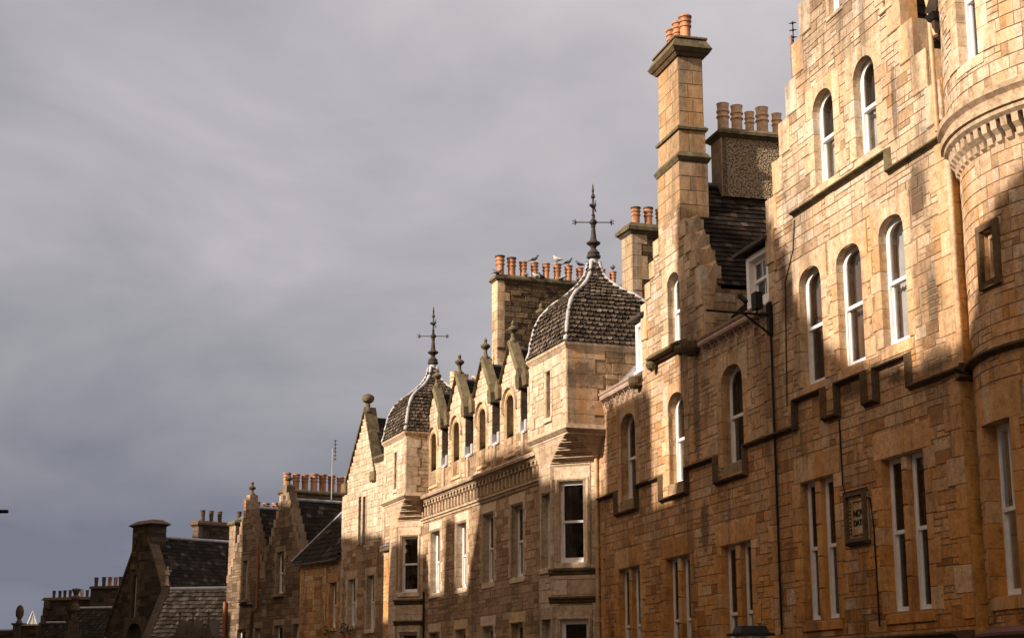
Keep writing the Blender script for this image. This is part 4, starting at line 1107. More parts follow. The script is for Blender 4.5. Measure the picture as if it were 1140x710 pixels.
    tube(mb, [(ac + .0, oc - .02, zf + 1.64), (ac + .10, oc - .10, zf + 1.74), (ac + .13, oc - .13, zf + 1.9)], .03, 'iron_rust', 6, [.05, .04, .015])
    tube(mb, [(ac + .05, oc - .05, zf + 1.66), (ac + .14, oc - .14, zf + 1.55)], .02, 'iron_rust', 6)
    mb.v = [(x_, y_, zf + (z_ - zf) * .86) for x_, y_, z_ in mb.v]
    mb.build('weather_vane', rf)
    return tw
def slR(f):   # corbel plan for the near turret: square corner fading into the cant
    c1 = (-.5 + (1.43) * f, .1 - .1 * f); c2 = (-.5 + .5 * f, .1 - 1.04 * f)
    return [c1, c2, (-.5 + .5 * f, -2.4), (2.12 - .35 * f, -2.4), (2.12 - .35 * f, .1 - .1 * f)]
turret(-.5, 2.12, -2.5, .1, 8.02, 10.12, slR, [(1.12, 1.46, 8.45, 9.65)])
def slL(f):
    c1 = (13.7 + 1.47 * f, .1 - .1 * f); c2 = (13.7 + .75 * f, .1 - .8 * f)
    return [c1, c2, (13.7 + .75 * f, -2.4), (16.6 - .5 * f, -2.4), (16.6 - .5 * f, .1 - .1 * f)]
turret(13.88, 16.6, -2.5, .1, 7.98, 10.05, lambda f: [(x_ + .18 * (1 - f), y_) if x_ < 15.3 else (x_, y_) for x_, y_ in slL(f)], [(1.08, 1.42, 8.3, 9.55)], near_rub=False)

# gabled wallhead dormers
DC = [13.37, 10.93, 8.38, 5.92, 3.62]
mb = MB()
w = Wall(mb, CM, S0, S1, 8.03, 8.75, RB, DB, gw=.15, gh=.12)
for c in DC: w.block.append((c - .88, c + .88, 8.03, 8.8)); w.hole.append((c - .36, c + .36, 8.27, 8.8))
w.lay()
for a, b_ in zip(DC[1:], DC): box(mb, CM, (a + b_) / 2 - .07, (a + b_) / 2 + .07, 8.06, 8.7, -.02, .08, DB, .02)
mb.build('parapet', C.root)
def gable_dormer(c, k):
    mb = MB(); hw = .88; F = Frame((c, PM), (1, 0)); z0 = 8.03; zk = 10.28; za = 11.40
    w = Wall(mb, F, -hw, hw, z0, za, DB, DB, prof=lambda a: zk + .1 + (za - zk - .1) * (1 - abs(a) / hw) * 1.02 if abs(a) < hw else 0, gw=.2, gh=.12, proud=.004, jit=.003)
    w.opening(-.36, .36, 8.27, 9.98, rise=.36, p=2., marg=.12, lint=.14, reveal=.5, sill=.1, quoin=False, roll=True, m='yellow_dress'); w.lay()  # golden stone here puts the side sun on the jambs into the colour
    # hood mould
    pts = [(-.55, 9.5)] + [(-.55 * cos(pi * i / 10), 9.62 + .58 * sin(pi * i / 10)) for i in range(11)] + [(.55, 9.5)]
    sweep(mb, F, pts[::-1], [(-.04, .01), (-.04, .07), (.02, .09), (.05, .01)][::-1], 'mould_light')
    # cheeks
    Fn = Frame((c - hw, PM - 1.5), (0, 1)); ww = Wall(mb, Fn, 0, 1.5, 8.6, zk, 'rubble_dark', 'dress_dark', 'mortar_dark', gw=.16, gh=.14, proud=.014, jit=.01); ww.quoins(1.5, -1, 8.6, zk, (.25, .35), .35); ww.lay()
    mb.add([(c + hw, PM, 8.6), (c + hw, PM - 1.5, 8.6), (c + hw, PM - 1.5, zk), (c + hw, PM, zk)], [(0, 1, 2, 3)], DB)
    # raking copes and kneelers
    for sd in (-1, 1):
        A_ = (sd * (hw + .08), zk + .04); T_ = (0, za + .14)
        dx_, dz_ = T_[0] - A_[0], T_[1] - A_[1]; l = math.hypot(dx_, dz_); nx_, nz_ = sd * dz_ / l, -sd * dx_ / l
        nx_, nz_ = (dz_ / l * sd, abs(dx_) / l)
        V_ = []
        for q, hh in ((A_, 0), (T_, 0)):
            V_ += [F(q[0] - nx_ * .07, q[1] - nz_ * .07, .09), F(q[0] + nx_ * .05, q[1] + nz_ * .05, .05), F(q[0] + nx_ * .05, q[1] + nz_ * .05, -.22), F(q[0] - nx_ * .07, q[1] - nz_ * .07, -.28)]
        mb.add(V_, [(0, 1, 5, 4), (1, 2, 6, 5), (2, 3, 7, 6), (3, 0, 4, 7), (0, 1, 2, 3), (4, 5, 6, 7)], 'cap')
        # kneeler, a small gabled block
        x_ = sd * hw
        V_ = [F(x_ - .14, zk - .28, .1), F(x_ + .14, zk - .28, .1), F(x_ + .16, zk + .02, .12), F(x_ - .16, zk + .02, .12), F(x_, zk + .3, .12),
              F(x_ - .14, zk - .28, -.3), F(x_ + .14, zk - .28, -.3), F(x_ + .16, zk + .02, -.3), F(x_ - .16, zk + .02, -.3), F(x_, zk + .3, -.3)]
        mb.add(V_, [(0, 3, 2, 1), (3, 4, 2), (0, 1, 6, 5), (1, 2, 7, 6), (0, 5, 8, 3), (2, 4, 9, 7), (3, 8, 9, 4)], 'cap')
    d = mb.build('gabled_dormer', C.root)
    window(d, F, -.36, .36, 8.27, 9.98, .36, -.36, 2.0, drape=('b', 'left'), t=.05)
    mb = MB(); lathe(mb, (c, PM - .08, za + .05), [(.13, -.02), (.10, .12), (.06, .2), (.055, .32), (.09, .36), (.15, .42), (.15, .47), (.08, .52), (.04, .55), (.055, .60), (.05, .65), (.01, .70)], 'cap', 12)
    mb.build('finial', d)
    mb = MB(); zr = za - .12
    for sd in (-1, 1):
        A_, B_ = (c + sd * .98, PM - .26, zk - .1), (c + sd * .98, PM - 2.6, zk - .1)
        Q = quadP(A_, B_, (c, PM - 2.6, zr), (c, PM - .26, zr)) if sd < 0 else quadP(B_, A_, (c, PM - .26, zr), (c, PM - 2.6, zr))
        slates(mb, Q, 8, 12, 'slate', .012)
    r_ = mb.build('dormer_roof', d)
    mb = MB(); tube(mb, [(c, PM - .3, zr + .02), (c, PM - 2.6, zr + .02)], .06, 'lead_dark', 8); mb.build('ridge_lead', r_)
for k, c in enumerate(DC): gable_dormer(c, k)
for a, b_ in list(zip(DC[1:], DC)) + [(DC[0], DC[0] + 2.2)]:
    mb = MB(); x0, x1 = a + .89, b_ - .89
    if x1 > 13.8: x0, x1 = 14.26, 13.88 + .9
    mb.add([CM(x0, 8.78, .03), CM(x1, 8.78, .03), CM(x1, 9.0, -.35), CM(x0, 9.0, -.35), CM(x0, 8.70, .05), CM(x1, 8.70, .05)], [(0, 3, 2, 1), (0, 1, 5, 4)], 'lead_white')
    box(mb, CM, x0 - .02, x0 + .10, 8.72, 9.05, -.1, .07, 'lead_white', .02); box(mb, CM, x1 - .10, x1 + .02, 8.72, 9.05, -.1, .07, 'lead_white', .02)
    mb.build('lead_flashing', C.root)
mb = MB(); zc = lambda o: 8.85 + 1.0 * (PM - .1 - o)
slates(mb, quadP((0, PM - .1, 8.85), (16.6, PM - .1, 8.85), (16.6, -3.6, zc(-3.6)), (0, -3.6, zc(-3.6))), 20, 70)
mb.add([(0, -3.6, zc(-3.6)), (16.6, -3.6, zc(-3.6)), (16.6, -7.5, 8.2), (0, -7.5, 8.2)], [(0, 1, 2, 3)], 'slate')
mb.build('roof', C.root)
stack(C.root, 2.95, 3.65, -4.8, -3.25, 9.5, 14.2, [(-3.55, 'c', .9), (-3.93, 'c', .9), (-4.3, 'c', .88)], ph=.33, capp=.14)
pk = []
for i, sc in enumerate((1.12, 1.08, .95, .95, .93, .98, .96, .9, .9, .9, .85)): pk.append((-3.76 - i * .435, 'c' if i < 2 else 'a', sc))
stack(C.root, 15.3, 15.85, -8.6, -3.55, 9.0, 15.86, pk, ph=.24, capp=.1, gw=.13, gh=.10)
mb = MB()
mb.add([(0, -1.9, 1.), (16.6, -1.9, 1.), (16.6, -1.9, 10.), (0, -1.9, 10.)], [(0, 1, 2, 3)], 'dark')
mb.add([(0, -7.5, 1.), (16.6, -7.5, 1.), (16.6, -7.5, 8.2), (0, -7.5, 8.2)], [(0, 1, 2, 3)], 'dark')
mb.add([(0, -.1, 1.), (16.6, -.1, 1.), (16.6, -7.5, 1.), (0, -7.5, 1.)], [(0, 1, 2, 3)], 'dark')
for x_ in (.02, 16.6): mb.add([(x_, -.95, 1.), (x_, -7.5, 1.), (x_, -7.5, 8.2), (x_, -3.6, 11.8), (x_, -.95, 9.)], [(0, 1, 2, 3, 4)], RB)
mb.build('inner_wall', C.root)
mb = MB(); tube(mb, [(14.2, PM + .05, 4.9), (14.15, PM + .05, 4.4), (14.15, PM + .05, 1.)], .03, 'iron', 8); mb.build('downpipe', C.root)
mb = MB()     # swan neck from the turret to the ochre pipe
tube(mb, [(-.42, -1.0, 7.95), (-.42, -1.0, 7.45), (-.36, -1.02, 7.25), (-.15, -1.05, 7.1), (-.06, -1.06, 6.9)], .05, 'pipe', 10); mb.build('downpipe', C.root)
shopfront(C, .2, 16.5, 1.05, n=6)
rebase(C, 0, gz(40))

# ================================================================== D: plain gabled house with slit windows
DO = (-3.113, 55.884)
D = Bld(DO, 27, 'buff gabled house with a ball finial, twin slit openings and a stair tower', name='gabled_house', cat='building')
def d_prof(a):
    if a < 3.25: return 9.0
    if a < 4.42: return 10.1
    if a < 5.42: return 9.72 + (a - 4.42) * 2.4
    if a < 7.62: return 12.1 - (a - 5.42) * 1.42
    return 0
mb = MB()
w = Wall(mb, F0, 1.15, 7.62, .5, 12.2, 'rubble_buff', DB, prof=d_prof, gw=.15, gh=.12)
w.topz = 7.0
w.opening(6.05, 6.84, 4.15, 5.86, marg=.14, lint=.28, reveal=.3); w.opening(4.2, 4.92, 3.95, 5.9, marg=.14, lint=.28, reveal=.3)
w.opening(5.64, 5.90, 7.12, 8.90, marg=.1, lint=.2, reveal=.25, sill=.0, quoin=False); w.opening(5.19, 5.47, 7.12, 8.86, marg=.08, lint=.2, reveal=.25, sill=0, quoin=False)
w.quoins(7.62, -1, .5, 8.9, (.2, .34), .32); w.quoins(3.3, 1, 6.5, 9.6, (.2, .3), .3); w.lay()
# skew copes
for (a0, z0, a1, z1), sd in (((7.45, 9.30, 5.42, 12.15), 1), ((4.30, 9.62, 5.42, 12.15), -1)):
    n = 9
    for k in range(n):
        b0, b1 = k / n, (k + .97) / n
        x0, y0, x1, y1 = a0 + (a1 - a0) * b0, z0 + (z1 - z0) * b0, a0 + (a1 - a0) * b1, z0 + (z1 - z0) * b1
        P = []
        for hh, oo in ((.06, -.0), (.06, .14), (-.42, .14), (-.42, 0)):
            P += [F0(x0, y0 + oo, hh), F0(x1, y1 + oo, hh)]
        mb.add(P, [(0, 1, 3, 2), (2, 3, 5, 4), (4, 5, 7, 6), (6, 7, 1, 0), (0, 2, 4, 6), (1, 3, 5, 7)], 'cap')
for x_, z_ in ((7.30, 9.45), (4.40, 9.6)): box(mb, F0, x_ - .2, x_ + .2, z_ - .28, z_ + .12, -.3, .14, 'cap', .05)
# pier and its cap by the turret
box(mb, F0, 3.3, 4.28, 6.4, 10.0, -.5, -.02, DB); slab(mb, 3.3, 4.28, -.5, .0, 9.98, 10.12, 'cap', .02, .14); slab(mb, 3.3, 4.28, -.5, .0, 10.123, 10.26, 'cap', .14, .0)
mb.build('wall', D.root)
mb = MB(); lathe(mb, (5.42, -.1, 12.08), [(.16, 0), (.13, .12), (.09, .2), (.08, .34), (.20, .42), (.24, .52), (.22, .62), (.1, .70), (.01, .72)], 'cap', 12); mb.build('finial', D.root)
window(D.root, F0, 6.05, 6.84, 4.15, 5.86, h=-.19); window(D.root, F0, 4.2, 4.92, 3.95, 5.9, h=-.19)
mb = MB(); mb.add([F0(5.6, 7.1, -.24), F0(5.95, 7.1, -.24), F0(5.95, 8.95, -.24), F0(5.6, 8.95, -.24)], [(0, 1, 2, 3)], 'dark'); mb.add([F0(5.15, 7.1, -.24), F0(5.5, 7.1, -.24), F0(5.5, 8.95, -.24), F0(5.15, 8.95, -.24)], [(0, 1, 2, 3)], 'dark')
mb.build('slit_opening', D.root)
# the narrow strip beside the turreted building
mb = MB(); FD2 = Frame((0, .9), (1, 0))
w = Wall(mb, FD2, -.6, 1.15, .5, 6.45, 'dress_gold', 'dress_gold', gw=.2, gh=.14, proud=.004, jit=.004); w.opening(.10, .68, 3.8, 5.68, marg=.1, lint=.2, reveal=.2, sill=.25); w.lay()
mb.add([(1.15, .9, .5), (1.15, 0, .5), (1.15, 0, 6.45), (1.15, .9, 6.45)], [(0, 1, 2, 3)], 'dress_gold')
Fs = Frame((-.6, -.6), (0, 1))
mb.build('side_bay', D.root)
window(D.root, FD2, .10, .68, 3.8, 5.68, h=-.14)
mb = MB(); box(mb, FD2, -.7, 1.3, 6.45, 6.55, -.2, .12, 'mould', .02); slates(mb, quadP((1.3, 1.0, 6.56), (-.7, 1.0, 6.56), (-.7, -.2, 7.35), (1.3, -.2, 7.35)), 5, 8, 'lead_dark', .03); mb.build('bay_roof', D.root)
# stair tower: one plain canted face, one face with a window, hipped slate roof
mb = MB()
w = Wall(mb, F0, 7.64, 9.2, .5, 6.75, 'rubble_buff', 'dress_gold', gw=.15, gh=.12); w.opening(8.02, 8.82, 4.15, 5.85, marg=.16, lint=.35, reveal=.3); w.lay()
FC = Frame((9.2, 0), (1.6, .25)); w = Wall(mb, FC, 0, 2.1, .5, 6.75, 'rubble_gold', 'dress_gold', gw=.17, gh=.12); w.quoins(0, 1, .5, 6.7, (.2, .3), .3); w.quoins(2.1, -1, .5, 6.7, (.2, .3), .3); w.lay()
tw = mb.build('stair_tower', D.root)
window(tw, F0, 8.02, 8.82, 4.15, 5.85, h=-.19)
cx_, cy_ = 9.0, -2.2; zc_ = 10.5
mb = MB(); P0, P1, P2 = (7.5, .2, 6.85), (9.2, .2, 6.85), (11.6, .6, 6.85); ap = (8.15, -1.9, 10.2)
slates(mb, quadP(P1, P0, tuple(a + (b_ - a) * .97 for a, b_ in zip(P0, ap)), tuple(a + (b_ - a) * .97 for a, b_ in zip(P1, ap))), 16, 8, 'slate')
slates(mb, quadP(P2, P1, tuple(a + (b_ - a) * .97 for a, b_ in zip(P1, ap)), tuple(a + (b_ - a) * .97 for a, b_ in zip(P2, ap))), 16, 12, 'slate')
for k in range(3):
    zz = 6.72 + k * .13; e = .22 - k * .16
    for Fk, a0, a1 in ((F0, 7.6, 9.25), (FC, 0, 2.3)):
        P = [Fk(a0, zz, e + .02), Fk(a1, zz, e + .02), Fk(a1, zz + .13, e - .3), Fk(a0, zz + .13, e - .3), Fk(a0, zz - .06, e), Fk(a1, zz - .06, e)]
        mb.add(P, [(0, 3, 2, 1), (0, 1, 5, 4)], 'lead' if k % 2 else 'lead_dark')
trf = mb.build('tower_roof', tw)
mb = MB(); tube(mb, [P2, ap], .06, 'lead', 8); mb.build('hip_lead', trf)
def iron_cross(x_, y_, z_, h_, parent):
    mb = MB(); lathe(mb, (x_, y_, z_), [(.06, 0), (.1, .1), (.05, .2), (.09, .32), (.03, .4), (.02, h_ * .9), (.005, h_)], 'iron_rust', 8)
    for zz, l in ((.55, .22), (.78, .26)):
        for dx_, dy_ in ((1, .3), (-1, -.3)): tube(mb, [(x_, y_, z_ + h_ * zz), (x_ + dx_ * l, y_ + dy_ * l, z_ + h_ * zz)], .018, 'iron_rust', 5)
        for dx_, dy_ in ((1, .3), (-1, -.3)): lathe(mb, (x_ + dx_ * l, y_ + dy_ * l, z_ + h_ * zz), [(.01, -.07), (.05, 0), (.01, .07)], 'iron_rust', 6)
    tube(mb, [(x_, y_, z_ + h_ * .3), (x_ + .14, y_, z_ + h_ * .42), (x_ + .2, y_, z_ + h_ * .32)], .02, 'iron_rust', 5); tube(mb, [(x_, y_, z_ + h_ * .3), (x_ - .14, y_, z_ + h_ * .42), (x_ - .2, y_, z_ + h_ * .32)], .02, 'iron_rust', 5)
    mb.build('iron_finial', parent)
FT = Frame((8.15, -1.9), (1, 0))
f1 = survey(D, FT, 379.5, 545); f2 = survey(D, FT, 388, 530)
iron_cross(f1[0], -1.9, f1[1], 1.35, trf); iron_cross(f2[0], -1.9, f2[1], 1.1, trf)
# roofs
mb = MB(); zr = 11.9
slates(mb, quadP((3.7, -.3, 9.4), (3.7, -6, 9.4), (5.42, -6, zr), (5.42, -.3, zr)), 14, 24, 'slate'); slates(mb, quadP((7.62, -6, 8.8), (7.62, -.3, 8.8), (5.42, -.3, zr), (5.42, -6, zr)), 16, 24, 'slate')
slates(mb, quadP((3.8, -.3, 9.0), (-.8, -.3, 9.0), (-.8, -3.2, 11.6), (3.8, -3.2, 11.6)), 16, 20, 'slate')
mb.build('roof', D.root)
q = survey(D, Frame((0, -2.0), (1, 0)), 420, 466)
stack(D.root, 2.55, 3.55, -5.5, -2.0, 9, q[1] - .2, [(-2.6, 'b', 1.05), (-3.05, 'b', .95), (-3.5, 'b', .95)], ph=.34, capp=.16)
mb = MB()
mb.add([(-.6, -1.6, .5), (11.2, -1.6, .5), (11.2, -1.6, 8.), (-.6, -1.6, 8.)], [(0, 1, 2, 3)], 'dark'); mb.add([(7.62, 0, .5), (7.62, -6, .5), (7.62, -6, 8.8), (7.62, -.0, 8.8)], [(0, 1, 2, 3)], RB)
mb.build('inner_wall', D.root)
# ledge with plant pots under the windows
mb = MB(); box(mb, F0, 1.15, 11, 3.30, 3.62, -.1, .45, 'mould', .05); mb.build('ledge', D.root)
rebase(D, 0, gz(56))

# ================================================================== E: brown tenement with twin stepped gables
EO = (-7.426, 64.348)
E_ = Bld(EO, 33, 'brown weathered tenement with twin crow stepped gables and finials, dark slate roofs between them', name='twin_gabled_tenement')
G1, G2c = 7.5, 3.78
def e_prof(a):
    z = 6.5
    for c, h in ((G1, 2.03), (G2c, 2.2)):
        d = h - abs(a - c)
        if d > 0: z = max(z, 6.35 + (int(d / .2) + 1) * .34)
    return min(z, 10.1)
mb = MB(); w = Wall(mb, F0, 1.55, 9.53, 0, 10.2, 'rubble_brown', 'dress_brown', 'mortar_dark', prof=e_prof, gw=.16, gh=.12)
EW = [(7.35, 7.85, 5.62, 7.28), (3.70, 4.42, 5.68, 7.4), (7.3, 8.2, 2.6, 4.36), (5.72, 6.36, 2.6, 4.36), (3.6, 4.4, 2.6, 4.4), (2.0, 2.6, 2.6, 4.4)]
for q in EW: w.opening(*q, marg=.12, lint=.25, reveal=.28, sill=.12, sillp=.12 if q[3] > 5 else .04)
w.lay()
for c, h in ((G1, 2.03), (G2c, 2.2)):
    n = int(h / .2)
    for k in range(n):
        for sd in (-1, 1):
            x1 = c + sd * (h - k * .2); x0 = c + sd * (h - (k + 1) * .2) - sd * .06
            box(mb, F0, min(x0, x1), max(x0, x1), 6.35 + k * .34 + .06, 6.35 + (k + 1) * .34 + .07, -.35, .03, 'dress_brown', .01)
    box(mb, F0, c - .2, c + .2, 9.7, 10.12, -.35, .04, 'dress_brown', .02)
mb.build('wall', E_.root)
for q in EW: window(E_.root, F0, *q, h=-.18)
for c in (G1, G2c):
    mb = MB(); lathe(mb, (c, -.15, 10.1), [(.17, 0), (.15, .08), (.07, .14), (.06, .24), (.15, .3), (.16, .36), (.07, .42), (.05, .5), (.08, .55), (.05, .6), (.01, .62)], 'mould', 10); mb.build('finial', E_.root)
mb = MB()
for c, h, l in ((G1, 2.1, 6), (G2c, 2.3, 6)):
    zr_ = 9.55; ze = 6.2
    slates(mb, quadP((c - h, -.3, ze), (c - h, -l, ze), (c, -l, zr_), (c, -.3, zr_)), 18, 24, 'slate'); slates(mb, quadP((c + h, -l, ze), (c + h, -.3, ze), (c, -.3, zr_), (c, -l, zr_)), 18, 24, 'slate')
slates(mb, quadP((1.9, -.3, 6.3), (-1.5, -.3, 6.3), (-1.5, -4, 9.6), (1.9, -4, 9.6)), 18, 14, 'slate')
er = mb.build('roof', E_.root)
for c in (G1, G2c):
    mb = MB(); tube(mb, [(c, -.35, 9.58), (c, -6, 9.58)], .08, 'lead', 8); mb.build('ridge_lead', er)
def pots_for(n, o0, st, k='a', sc=1.05): return [(o0 - i * st, k, sc * random.uniform(.93, 1.05)) for i in range(n)]
stack(E_.root, 4.22, 4.85, -3.9, -.25, 7.0, 9.86, pots_for(8, -.42, .42, 'a', 1.15), rub='rubble_brown', dre=DB, ph=.22, capp=.1)
stack(E_.root, 8.35, 8.95, -3.2, -.3, 5.8, 9.1, pots_for(6, -.45, .46, 'a', 1.05), rub='rubble_brown', dre=DB, ph=.22, capp=.1)
stack(E_.root, 9.75, 10.4, -3.2, -.4, 4.0, 9.0, [(-.7, 's', .7), (-1.3, 's', .7)], rub='rubble_brown', dre='dress_brown', ph=.24, capp=.1)
mb = MB()
mb.add([(1.5, -1.5, 0), (9.5, -1.5, 0), (9.5, -1.5, 6.2), (1.5, -1.5, 6.2)], [(0, 1, 2, 3)], 'dark')
for x_ in (1.56, 9.52): mb.add([(x_, 0, 0), (x_, -6, 0), (x_, -6, 6.3), (x_, 0, 6.3)], [(0, 1, 2, 3)], 'rubble_brown')
mb.build('inner_wall', E_.root)
mb = MB(); tube(mb, [(6.15, .08, 7.9), (6.1, .08, 5.2), (6.3, .08, 5.0)], .05, 'pipe_red', 8); tube(mb, [(6.55, .08, 5.1), (6.62, .08, 4.9), (6.62, .08, 0)], .06, 'mould', 8); mb.build('downpipe', E_.root)
mb = MB(); tube(mb, [(9.40, .1, 5.6), (9.40, .1, 0)], .09, 'pipe_red', 8); mb.build('downpipe', E_.root)
mb = MB(); tube(mb, [(8.0, .04, 5.42), (6.7, .04, 5.35)], .04, 'iron', 6); mb.build('service_pipe', E_.root)
rebase(E_, 5, gz(66))

# ================================================================== F: dark chapel like gable with tall roof
FO = (-.2255 * 88, 88.)
Fb = Bld(FO, 43, 'dark stone hall with a chimney on its steep gable and a long plain slate roof', name='gabled_hall', cat='hall')
mb = MB()
def f_prof(a): return 4.9 + (3.55 - abs(a - .25)) * 1.64 if abs(a - .25) < 3.55 else 0
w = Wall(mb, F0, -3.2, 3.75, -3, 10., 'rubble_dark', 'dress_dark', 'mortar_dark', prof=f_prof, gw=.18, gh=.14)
w.opening(.68, 1.12, 5.6, 7.95, marg=.22, lint=.3, reveal=.3, sill=.12); w.opening(-.1, 1.5, 3.2, 5.35, rise=.75, p=2, marg=.25, lint=.35, reveal=.3, sill=.1, roll=True)
w.lay()
for sd in (-1, 1):
    for k in range(16):
        f0, f1 = k / 16, (k + .97) / 16
        x0, z0, x1, z1 = .25 + sd * (3.6 - 3.0 * f0), 4.8 + 4.95 * f0, .25 + sd * (3.6 - 3. * f1), 4.8 + 4.95 * f1
        P = []
        for hh, oo in ((.08, 0), (.08, .2), (-.5, .2), (-.5, 0)): P += [F0(x0, z0 + oo, hh), F0(x1, z1 + oo, hh)]
        mb.add(P, [(0, 1, 3, 2), (2, 3, 5, 4), (4, 5, 7, 6), (6, 7, 1, 0)], 'mould')
for z_, p_ in ((8.9, .14), (8.2, .2)): box(mb, F0, .75, 1.15, z_, z_ + .3, -.05, p_, 'mould', .04)
mb.build('wall', Fb.root)
window(Fb.root, F0, .68, 1.12, 5.6, 7.95, h=-.2)
mb = MB(); mb.add([F0(-.2, 3.1, -.28), F0(1.6, 3.1, -.28), F0(1.6, 5.5, -.28), F0(-.2, 5.5, -.28)], [(0, 1, 2, 3)], 'dark'); mb.build('arched_opening', Fb.root)
mb = MB(); frame_box(mb, F0, -.6, 1.35, -.9, .02, 9.2, 10.5, 'rubble_dark', 'dress_dark', 'mortar_dark', 'fn', False)
slab(mb, -.6, 1.35, -.9, .02, 10.5, 10.62, 'mould', .02, .2); slab(mb, -.6, 1.35, -.9, .02, 10.623, 10.86, 'mould', .2, -.15); mb.build('chimney', Fb.root)
mb = MB()
slates(mb, quadP((-3.3, -.35, 4.8), (-3.3, -9, 4.8), (.25, -9, 9.98), (.25, -.35, 9.98)), 26, 34, 'slate'); slates(mb, quadP((3.8, -9, 4.8), (3.8, -.35, 4.8), (.25, -.35, 9.98), (.25, -9, 9.98)), 26, 34, 'slate')
fr_ = mb.build('roof', Fb.root)
mb = MB(); tube(mb, [(.25, -.9, 10.0), (.25, -9, 10.0)], .09, 'lead', 8); mb.build('ridge_lead', fr_)
q1 = survey(Fb, Frame((2.5, 0), (0, 1)), 226, 586)
stack(Fb.root, 2.5, 3.1, q1[0] - 1.9, q1[0] + .3, 6.0, q1[1], [(q1[0] - .15, 's', .95), (q1[0] - .72, 's', .95), (q1[0] - 1.3, 's', .95)], rub='rubble_dark', dre='dress_dark', ph=.35, capp=.15, capm='mould')
mb = MB(); 
for x_ in (-3.2, 3.75): mb.add([(x_, 0, -3), (x_, -9, -3), (x_, -9, 4.9), (x_, 0, 4.9)], [(0, 1, 2, 3)], 'rubble_dark')
mb.add([(-3.2, -1, -3), (3.75, -1, -3), (3.75, -1, 6), (-3.2, -1, 6)], [(0, 1, 2, 3)], 'dark'); mb.build('inner_wall', Fb.root)
rebase(Fb, 0, gz(88))

# low house with mossy roof in front of it, facing down the street towards the viewer
HO = (-.1985 * 82, 82.)
Hb = Bld(HO, 78, 'low house with a mossy stone slate roof, whitened ridge and little pointed gablets below', name='mossy_roofed_house', cat='house')
Rf = Frame((0, -1.6), (1, 0))
ra, rz_ = survey(Hb, Rf, 188, 656); rb, _ = survey(Hb, Rf, 251, 658)
mb = MB(); slates(mb, quadP((ra, 1.2, rz_ - 3.3), (rb - .8, 1.2, rz_ - 3.3), (rb - .8, -1.6, rz_), (ra, -1.6, rz_)), 16, 22, 'slate_moss', .03, jit=.35)
mb.add([(ra, -1.6, rz_), (rb - .8, -1.6, rz_), (rb - .8, -4.5, rz_ - 3), (ra, -4.5, rz_ - 3)], [(0, 1, 2, 3)], 'slate')
hr = mb.build('roof', Hb.root)
mb = MB(); tube(mb, [(ra, -1.6, rz_ + .03), (rb - .8, -1.6, rz_ + .03)], .1, 'lead_white', 8); mb.build('ridge_lead', hr)
mb = MB(); Fh = Frame((0, 1.15), (1, 0)); w = Wall(mb, Fh, min(rb - .8, ra), max(ra, rb), -3.5, rz_ - 3.2, 'rubble_dark', 'dress_dark', 'mortar_dark', gw=.2, gh=.15); w.lay()
# gable skew with cross finial
x_ = ra + .12
P = [(x_ - .2, 1.3, rz_ - 3.3), (x_ + .2, 1.3, rz_ - 3.3), (x_ + .2, -1.6, rz_ + .25), (x_ - .2, -1.6, rz_ + .25), (x_ - .2, 1.3, rz_ - 3.9), (x_ + .2, 1.3, rz_ - 3.9), (x_ + .2, -1.6, rz_ - .4), (x_ - .2, -1.6, rz_ - .4)]
mb.add(P, [(0, 1, 2, 3), (0, 4, 5, 1), (1, 5, 6, 2), (0, 3, 7, 4)], 'dress_dark')
mb.add([(x_ + .1, 1.2, -3.5), (x_ + .1, -4.5, -3.5), (x_ + .1, -4.5, rz_ - 3.2), (x_ + .1, -1.6, rz_), (x_ + .1, 1.2, rz_ - 3.3)], [(0, 1, 2, 3, 4)], 'rubble_dark')
hw_ = mb.build('wall', Hb.root)
mb = MB(); lathe(mb, (x_, -1.6, rz_ + .2), [(.14, 0), (.08, .15), (.06, .5), (.13, .55), (.14, .68), (.06, .75), (.05, .95), (.01, 1.0)], 'dress_buff', 8); tube(mb, [(x_ - .2, -1.6, rz_ + .95), (x_ + .2, -1.6, rz_ + .95)], .05, 'dress_buff', 6); mb.build('cross_finial', Hb.root)
for px_ in (200, 214.5, 232):
    a_, z_ = survey(Hb, Frame((0, 1.3), (1, 0)), px_, 687)
    mb = MB(); Fg = Frame((a_, 1.3), (1, 0))
    mb.add([Fg(-.45, z_ - 2.2, 0), Fg(.45, z_ - 2.2, 0), Fg(.32, z_ - 1.1, 0), Fg(0, z_ - .1, 0), Fg(-.32, z_ - 1.1, 0), Fg(0, z_ - .1, -1.4), Fg(-.32, z_ - 1.1, -1.4), Fg(.32, z_ - 1.1, -1.4)], [(0, 4, 3, 2, 1), (3, 4, 6, 5), (2, 3, 5, 7)], 'dress_dark')
    for sd in (-1, 1): box(mb, Frame((a_ + sd * .36, 1.3), (1, 0)), -.05, .05, z_ - 1.5, z_ - .85, -.2, .06, 'mould', .02)
    lathe(mb, (a_, 1.25, z_ - .15), [(.09, 0), (.05, .15), (.04, .3), (.1, .36), (.08, .44), (.01, .5)], 'mould', 8)
    mb.build('gablet', Hb.root)
rebase(Hb, 0, gz(82))

